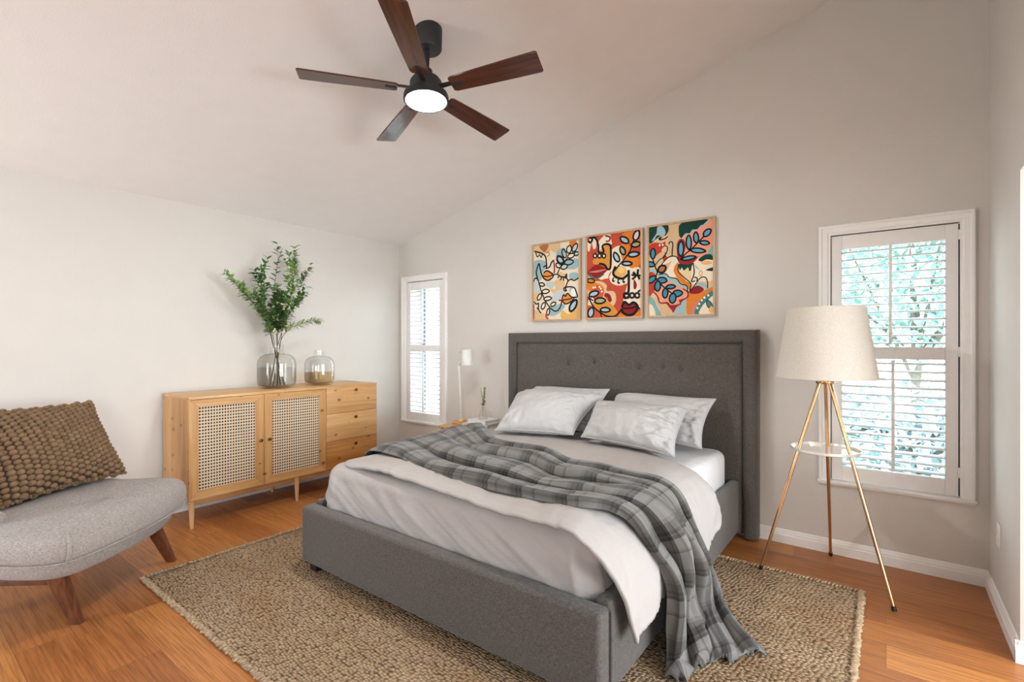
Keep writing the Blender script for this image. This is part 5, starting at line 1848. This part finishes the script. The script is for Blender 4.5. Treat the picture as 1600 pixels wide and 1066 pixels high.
    ('s', 'K', 21, [890,883,935,895,966,925,974,963,956,995,904,986,873,956,865,919,890,883]),
    ('f', 'BL', 0, [788,872,774,904,735,932,682,947,634,944,644,907,684,879,736,864]),
    ('s', 'K', 21, [788,872,774,904,735,932,682,947,634,944,644,907,684,879,736,864,788,872]),
    ('f', 'OL', 0, [828,828,870,811,923,807,970,820,995,843,952,865,899,868,852,857]),
    ('s', 'K', 21, [828,828,870,811,923,807,970,820,995,843,952,865,899,868,852,857,828,828]),
    ('f', 'OL', 0, [713,731,726,757,716,790,685,818,644,833,624,805,635,772,666,744]),
    ('s', 'K', 21, [713,731,726,757,716,790,685,818,644,833,624,805,635,772,666,744,713,731]),
    ('f', 'BL', 0, [767,721,813,702,876,696,935,704,972,724,926,747,864,753,803,745]),
    ('s', 'K', 21, [767,721,813,702,876,696,935,704,972,724,926,747,864,753,803,745,767,721]),
    ('f', 'BL', 0, [607,653,618,683,604,721,569,755,524,773,507,741,521,703,557,669]),
    ('s', 'K', 21, [607,653,618,683,604,721,569,755,524,773,507,741,521,703,557,669,607,653]),
    ('f', 'BL', 0, [656,631,695,612,752,602,809,604,846,617,809,640,752,650,695,648]),
    ('s', 'K', 21, [656,631,695,612,752,602,809,604,846,617,809,640,752,650,695,648,656,631]),
    ('s', 'K', 30, [545,607,501,531,554,477,675,454,777,497]),
    ('s', 'K', 18, [514,474,491,447,505,427,526,440]),
    ('s', 'K', 18, [611,469,589,420,603,400,623,412]),
    ('s', 'K', 18, [704,463,682,426,696,406,716,418]),
    ('s', 'K', 30, [781,547,786,436,777,283,709,275,709,225,777,228,811,259]),
    ('s', 'K', 23, [788,249,776,229,747,222,718,232,706,253,718,272,747,280,776,270,788,249]),
    ('s', 'K', 23, [885,245,873,226,845,218,816,228,804,248,816,268,845,275,873,266,885,245]),
    ('s', 'K', 23, [975,241,964,222,936,215,908,224,896,245,908,264,936,271,964,262,975,241]),
    ('s', 'K', 21, [944,286,997,300]),
    ('s', 'K', 25, [861,520,911,473,845,433]),
    ('s', 'K', 25, [836,488,997,468]),
    ('s', 'K', 25, [952,546,944,487,977,426]),
    ('f', 'O', 0, [-2,465,26,445,70,434,116,435,148,449,121,473,77,484,31,483]),
    ('s', 'K', 16, [-2,465,26,445,70,434,116,435,148,449,121,473,77,484,31,483,-2,465]),
    ('s', 'K', 19, [27,258,120,139,250,66,377,17,536,13,641,77]),
    ('s', 'K', 16, [27,258,120,208]),
    ('s', 'K', 16, [250,66,286,8]),
    ('f', 'BL', 0, [34,274,85,260,148,263,201,281,227,309,174,328,112,325,58,307]),
    ('s', 'K', 21, [34,274,85,260,148,263,201,281,227,309,174,328,112,325,58,307,34,274]),
    ('f', 'OL', 0, [140,201,187,178,255,171,319,181,359,205,312,232,245,240,180,230]),
    ('s', 'K', 21, [140,201,187,178,255,171,319,181,359,205,312,232,245,240,180,230,140,201]),
    ('f', 'BL', 0, [250,92,290,73,350,64,409,69,448,86,409,110,350,119,290,114]),
    ('s', 'K', 21, [250,92,290,73,350,64,409,69,448,86,409,110,350,119,290,114,250,92]),
    ('f', 'BL', 0, [60,0,104,21,129,57,126,97,96,127,43,108,18,72,21,32]),
    ('s', 'K', 21, [60,0,104,21,129,57,126,97,96,127,43,108,18,72,21,32,60,0]),
    ('f', 'W', 0, [137,369,132,361,120,358,109,362,104,371,109,379,120,381,132,377]),
    ('f', 'W', 0, [174,373,169,365,158,362,146,366,141,375,146,383,158,385,169,381]),
    ('f', 'W', 0, [257,375,252,367,241,364,229,368,224,376,229,384,241,387,252,383]),
    ('f', 'W', 0, [284,350,280,343,268,340,256,344,252,352,256,360,268,363,280,359]),
    ('f', 'W', 0, [303,315,298,307,286,305,275,308,270,317,275,325,286,327,298,324])
  ],
  [
    ('f', 'S2', 0, [306,990,517,998,484,849,596,829,564,652,452,637,338,656,322,806]),
    ('f', 'G', 0, [3,1000,290,1003,314,943,273,901,156,876,3,819]),
    ('f', 'BL2', 0, [140,993,223,991,273,924,240,875,139,901,89,853,46,850,123,925]),
    ('f', 'G', 0, [525,1001,912,1000,874,960,782,913,674,878,580,875,524,835,484,883]),
    ('f', 'BL2', 0, [934,1000,874,954,813,943,767,909,690,910,651,875,596,879,564,832,627,826,752,883,934,965]),
    ('f', 'P', 0, [964,995,999,997,1001,731,903,629,751,607,595,650,532,756,564,832,627,865,721,896,828,931,904,957]),
    ('f', 'T2', 0, [933,671,1008,720,1008,611,933,627]),
    ('f', 'R3', 0, [3,796,106,823,206,803,265,822,265,776,206,723,306,636,240,594,206,654,3,691]),
    ('f', 'S2', 0, [89,650,240,720,265,684,173,622,122,555]),
    ('f', 'C', 0, [240,606,436,639,468,558,403,505,452,435,371,416,156,473]),
    ('f', 'P3', 0, [240,560,314,578,371,597,273,478,173,472]),
    ('f', 'B3', 0, [3,528,106,510,122,463,3,469]),
    ('f', 'R3', 0, [0,481,106,464,139,359,72,269,0,231]),
    ('f', 'B3', 0, [156,461,273,467,338,418,452,401,516,342,595,327,626,248,563,239,452,288,338,350,190,402]),
    ('f', 'O', 0, [420,538,468,569,484,467,563,406,595,360,665,335,665,257,610,293,516,353,452,412,403,482]),
    ('f', 'C3', 0, [484,500,704,521,689,345,595,371,516,431]),
    ('f', 'G', 0, [492,556,689,555,689,489,642,469,627,509,563,479,532,514,500,488]),
    ('f', 'DR2', 0, [72,315,139,220,173,139,289,124,387,25,451,86,626,192,563,272,156,381]),
    ('f', 'P', 0, [106,360,206,367,355,372,452,322,563,284,618,226,579,171,483,163,499,118,371,105,305,146,206,149,156,208,106,256]),
    ('f', 'T2', 0, [3,225,89,176,139,94,206,6,105,3,55,108,3,144]),
    ('f', 'C', 0, [3,132,72,96,105,3,3,5]),
    ('f', 'S2', 0, [89,211,272,125,387,25,223,12,156,105]),
    ('f', 'B3', 0, [403,25,467,96,595,171,610,93,594,10,403,8]),
    ('f', 'C', 0, [705,554,1000,601,1000,363,812,350,689,334]),
    ('f', 'G', 0, [782,582,873,626,963,625,1000,590,1000,563,903,575,827,558]),
    ('f', 'O4', 0, [985,535,961,521,903,518,844,528,820,545,844,559,903,562,961,552]),
    ('f', 'N', 0, [895,466,1000,487,1000,449,933,453]),
    ('f', 'T2', 0, [735,530,797,472,751,496]),
    ('f', 'B3', 0, [719,288,812,339,932,279,872,238]),
    ('f', 'O', 0, [610,4,610,193,673,235,872,249,999,276,999,168,750,1]),
    ('f', 'DR', 0, [649,230,719,294,796,301,865,260,781,220]),
    ('f', 'P2', 0, [657,3,688,90,765,165,781,110,734,1]),
    ('f', 'T', 0, [734,1,781,110,872,184,999,233,999,-4]),
    ('f', 'C', 0, [796,0,841,86,932,149,999,179,999,-4]),
    ('f', 'W', 0, [784,66,779,58,768,54,757,58,753,67,757,75,768,78,779,75]),
    ('f', 'W', 0, [811,109,807,101,796,97,785,101,781,110,785,118,796,122,807,118]),
    ('f', 'W', 0, [849,146,845,138,834,135,823,138,819,147,823,155,834,159,845,155]),
    ('f', 'W', 0, [887,172,883,164,872,161,861,165,857,173,861,182,872,185,883,181]),
    ('f', 'W', 0, [943,194,938,186,928,183,917,187,913,195,917,204,928,207,938,203]),
    ('f', 'T', 0, [986,47,992,75,978,106,948,132,912,143,901,114,916,82,946,56]),
    ('s', 'K', 8, [986,47,992,75,978,106,948,132,912,143,901,114,916,82,946,56,986,47]),
    ('f', 'O4', 0, [932,40,977,83,1006,28,961,7]),
    ('f', 'DR2', 0, [468,603,452,762,500,825,564,809,588,740,564,630,674,601,782,616,673,545,516,555]),
    ('s', 'K', 14, [500,601,595,661,674,700,782,770,874,828]),
    ('f', 'BT', 0, [515,633,545,664,558,713,550,765,524,801,488,771,475,721,482,670]),
    ('s', 'K', 16, [515,633,545,664,558,713,550,765,524,801,488,771,475,721,482,670,515,633]),
    ('f', 'BT', 0, [645,695,670,726,677,773,665,822,637,856,606,825,599,777,611,729]),
    ('s', 'K', 16, [645,695,670,726,677,773,665,822,637,856,606,825,599,777,611,729,645,695]),
    ('f', 'BT', 0, [759,758,780,782,785,818,772,855,744,880,716,856,711,819,725,782]),
    ('s', 'K', 16, [759,758,780,782,785,818,772,855,744,880,716,856,711,819,725,782,759,758]),
    ('f', 'BT', 0, [862,821,903,818,941,832,964,857,965,886,920,893,882,880,858,854]),
    ('s', 'K', 16, [862,821,903,818,941,832,964,857,965,886,920,893,882,880,858,854,862,821]),
    ('f', 'BT', 0, [801,762,828,744,871,732,915,732,945,742,919,764,876,775,832,776]),
    ('s', 'K', 16, [801,762,828,744,871,732,915,732,945,742,919,764,876,775,832,776,801,762]),
    ('f', 'BT', 0, [657,694,702,671,771,656,841,653,889,663,846,688,777,704,706,707]),
    ('s', 'K', 16, [657,694,702,671,771,656,841,653,889,663,846,688,777,704,706,707,657,694]),
    ('f', 'BT', 0, [523,600,571,589,639,589,704,598,745,614,697,628,630,629,564,620]),
    ('s', 'K', 16, [523,600,571,589,639,589,704,598,745,614,697,628,630,629,564,620,523,600]),
    ('s', 'K', 11, [484,590,436,639,338,645,240,594,139,497]),
    ('s', 'K', 11, [322,783,347,809,388,789,379,688,379,648]),
    ('s', 'K', 14, [63,640,106,545,139,485,114,429,156,381,256,308,403,222]),
    ('s', 'K', 10, [106,568,173,622,256,650,273,695]),
    ('f', 'DT', 0, [67,638,95,659,107,694,99,731,73,758,38,737,26,702,34,665]),
    ('s', 'K', 16, [67,638,95,659,107,694,99,731,73,758,38,737,26,702,34,665,67,638]),
    ('f', 'DT', 0, [-43,593,-19,569,22,555,66,554,99,567,77,594,36,609,-8,610]),
    ('s', 'K', 16, [-43,593,-19,569,22,555,66,554,99,567,77,594,36,609,-8,610,-43,593]),
    ('f', 'DT', 0, [-14,374,30,371,75,385,105,410,111,440,62,447,18,434,-13,408]),
    ('s', 'K', 16, [-14,374,30,371,75,385,105,410,111,440,62,447,18,434,-13,408,-14,374]),
    ('f', 'DT', 0, [131,393,164,370,215,360,264,365,297,385,264,413,215,424,164,418]),
    ('s', 'K', 16, [131,393,164,370,215,360,264,365,297,385,264,413,215,424,164,418,131,393]),
    ('f', 'DT', 0, [140,270,175,290,191,325,184,361,156,388,114,369,97,334,104,298]),
    ('s', 'K', 16, [140,270,175,290,191,325,184,361,156,388,114,369,97,334,104,298,140,270]),
    ('f', 'DT', 0, [276,309,310,295,357,290,403,296,432,312,399,330,352,335,305,329]),
    ('s', 'K', 16, [276,309,310,295,357,290,403,296,432,312,399,330,352,335,305,329,276,309]),
    ('f', 'DT', 0, [264,188,295,207,310,240,304,275,278,301,240,282,225,249,231,214]),
    ('s', 'K', 16, [264,188,295,207,310,240,304,275,278,301,240,282,225,249,231,214,264,188]),
    ('f', 'DT', 0, [377,225,416,205,468,201,515,214,542,239,502,264,451,269,404,256]),
    ('s', 'K', 16, [377,225,416,205,468,201,515,214,542,239,502,264,451,269,404,256,377,225]),
    ('f', 'DT', 0, [377,128,417,144,438,175,434,210,405,238,357,223,336,191,340,156]),
    ('s', 'K', 16, [377,128,417,144,438,175,434,210,405,238,357,223,336,191,340,156,377,128]),
    ('f', 'O2', 0, [161,484,207,476,249,486,274,511,273,542,223,556,180,546,155,521]),
    ('s', 'K', 21, [161,484,207,476,249,486,274,511,273,542,223,556,180,546,155,521,161,484]),
    ('s', 'DR2', 14, [72,269,139,220,181,144,289,135,354,105,499,112,515,157,610,182,626,237,547,284]),
    ('s', 'K', 10, [156,456,273,461,338,418,452,395,516,336,610,309,626,237,704,289,812,383,888,385,918,334,917,269]),
    ('s', 'K', 10, [484,557,476,478,563,406,665,335,657,258]),
    ('s', 'K', 11, [705,554,720,443,681,356,735,359]),
    ('s', 'K', 11, [720,399,766,385,758,353]),
    ('s', 'K', 13, [156,859,207,872,173,846,265,850,306,870]),
    ('s', 'K', 10, [256,776,306,750,289,694,248,651]),
    ('s', 'G', 14, [290,997,314,943,265,885]),
    ('s', 'O4', 10, [820,465,842,436,819,399,800,438,820,465]),
    ('f', 'W', 0, [193,783,189,776,178,774,167,778,163,786,167,793,178,795,189,791]),
    ('f', 'W', 0, [243,783,239,776,228,774,218,778,213,785,218,792,228,795,239,791])
  ]
]

def framed_print(k, x0, x1, z0, z1, label):
    root = thing('framed_print', label, 'picture', ((x0 + x1) / 2, YB, z0), 'framed prints over the headboard')
    fw, dp = 0.014, 0.030
    fb = MB()
    prof = [(0.0, 0.001), (0.0, dp), (fw, dp), (fw, dp - 0.008)]
    P = []
    for (px_, pz_, sx, sz) in ((x0, z0, 1, 1), (x0, z1, 1, -1), (x1, z1, -1, -1), (x1, z0, -1, 1)):
        P.append([(px_ + sx * d, YB - h, pz_ + sz * d) for d, h in prof])
    fb.grid(P, wrap_u=True)
    fb.build('frame', M['frame_oak'], root, angle=20)
    cx0, cx1, cz0, cz1 = x0 + fw, x1 - fw, z0 + fw, z1 - fw
    yc = YB - dp + 0.009
    mats = [plain('print_ground_%d' % k, srgb(*GROUND[k]), 0.75, vary=0.03, nscale=30, spec=0.2)] + PMAT
    cv = MB()
    cv.v += [(cx0, yc, cz0), (cx1, yc, cz0), (cx1, yc, cz1), (cx0, yc, cz1)]
    cv.face([0, 1, 2, 3], 0)
    cv.v += [(cx0, YB - 0.002, cz0), (cx1, YB - 0.002, cz0), (cx1, YB - 0.002, cz1), (cx0, YB - 0.002, cz1)]
    for q in ((7, 6, 5, 4), (0, 4, 5, 1), (1, 5, 6, 2), (2, 6, 7, 3), (3, 7, 4, 0)):
        cv.face(q, 0)
    def W(u, v, lay):
        u = min(1, max(0, u)); v = min(1, max(0, v))
        return (cx0 + (cx1 - cx0) * u, yc - 0.00003 * lay, cz0 + (cz1 - cz0) * v)
    asp = (cz1 - cz0) / (cx1 - cx0)
    for lay, (kind, col, width, flat) in enumerate(ART[k], 1):
        pts = [(flat[i] / 1000, flat[i + 1] / 1000) for i in range(0, len(flat), 2)]
        mi = PKEYS.index(col) + 1
        if kind == 'f':
            c = [tuple(p) for p in catmull(pts, 4, closed=True)]
            co = [Vector((min(1, max(0, u)), min(1, max(0, v)) * asp, 0)) for u, v in c]
            b = len(cv.v)
            cv.v += [W(u, v, lay) for u, v in c]
            for tri in tessellate_polygon([co]):
                a_, b_, c_ = [co[i] for i in tri]
                area_ = (b_ - a_).cross(c_ - a_).z
                if abs(area_) < 1e-9:
                    continue
                cv.face([b + i for i in (tri if area_ > 0 else tri[::-1])], mi)
        else:
            c = np.array(catmull(pts, 5))
            c[:, 1] *= asp
            d = np.gradient(c, axis=0)
            d /= np.linalg.norm(d, axis=1, keepdims=True) + 1e-9
            nn = np.stack([-d[:, 1], d[:, 0]], 1) * (width * (1.7, 1.45, 1.5)[k] / 1000) / 2
            b = len(cv.v)
            for p, q in zip(c, nn):
                l_, r_ = p + q, p - q
                cv.v.append(W(l_[0], l_[1] / asp, lay)); cv.v.append(W(r_[0], r_[1] / asp, lay))
            for i in range(len(c) - 1):
                cv.face([b + 2 * i, b + 2 * i + 1, b + 2 * i + 3, b + 2 * i + 2], mi)
    cv.build('print', mats, root, smooth=False)
framed_print(0, -2.501, -2.016, 1.484, 2.164, 'cream print of looping black leaf lines, leftmost of the three over the bed')
framed_print(1, -1.966, -1.477, 1.485, 2.174, 'rust red print with thick black leaf and lip shapes, middle of the three')
framed_print(2, -1.441, -0.948, 1.486, 2.181, 'peach and dark green leaf print, rightmost of the three over the bed')
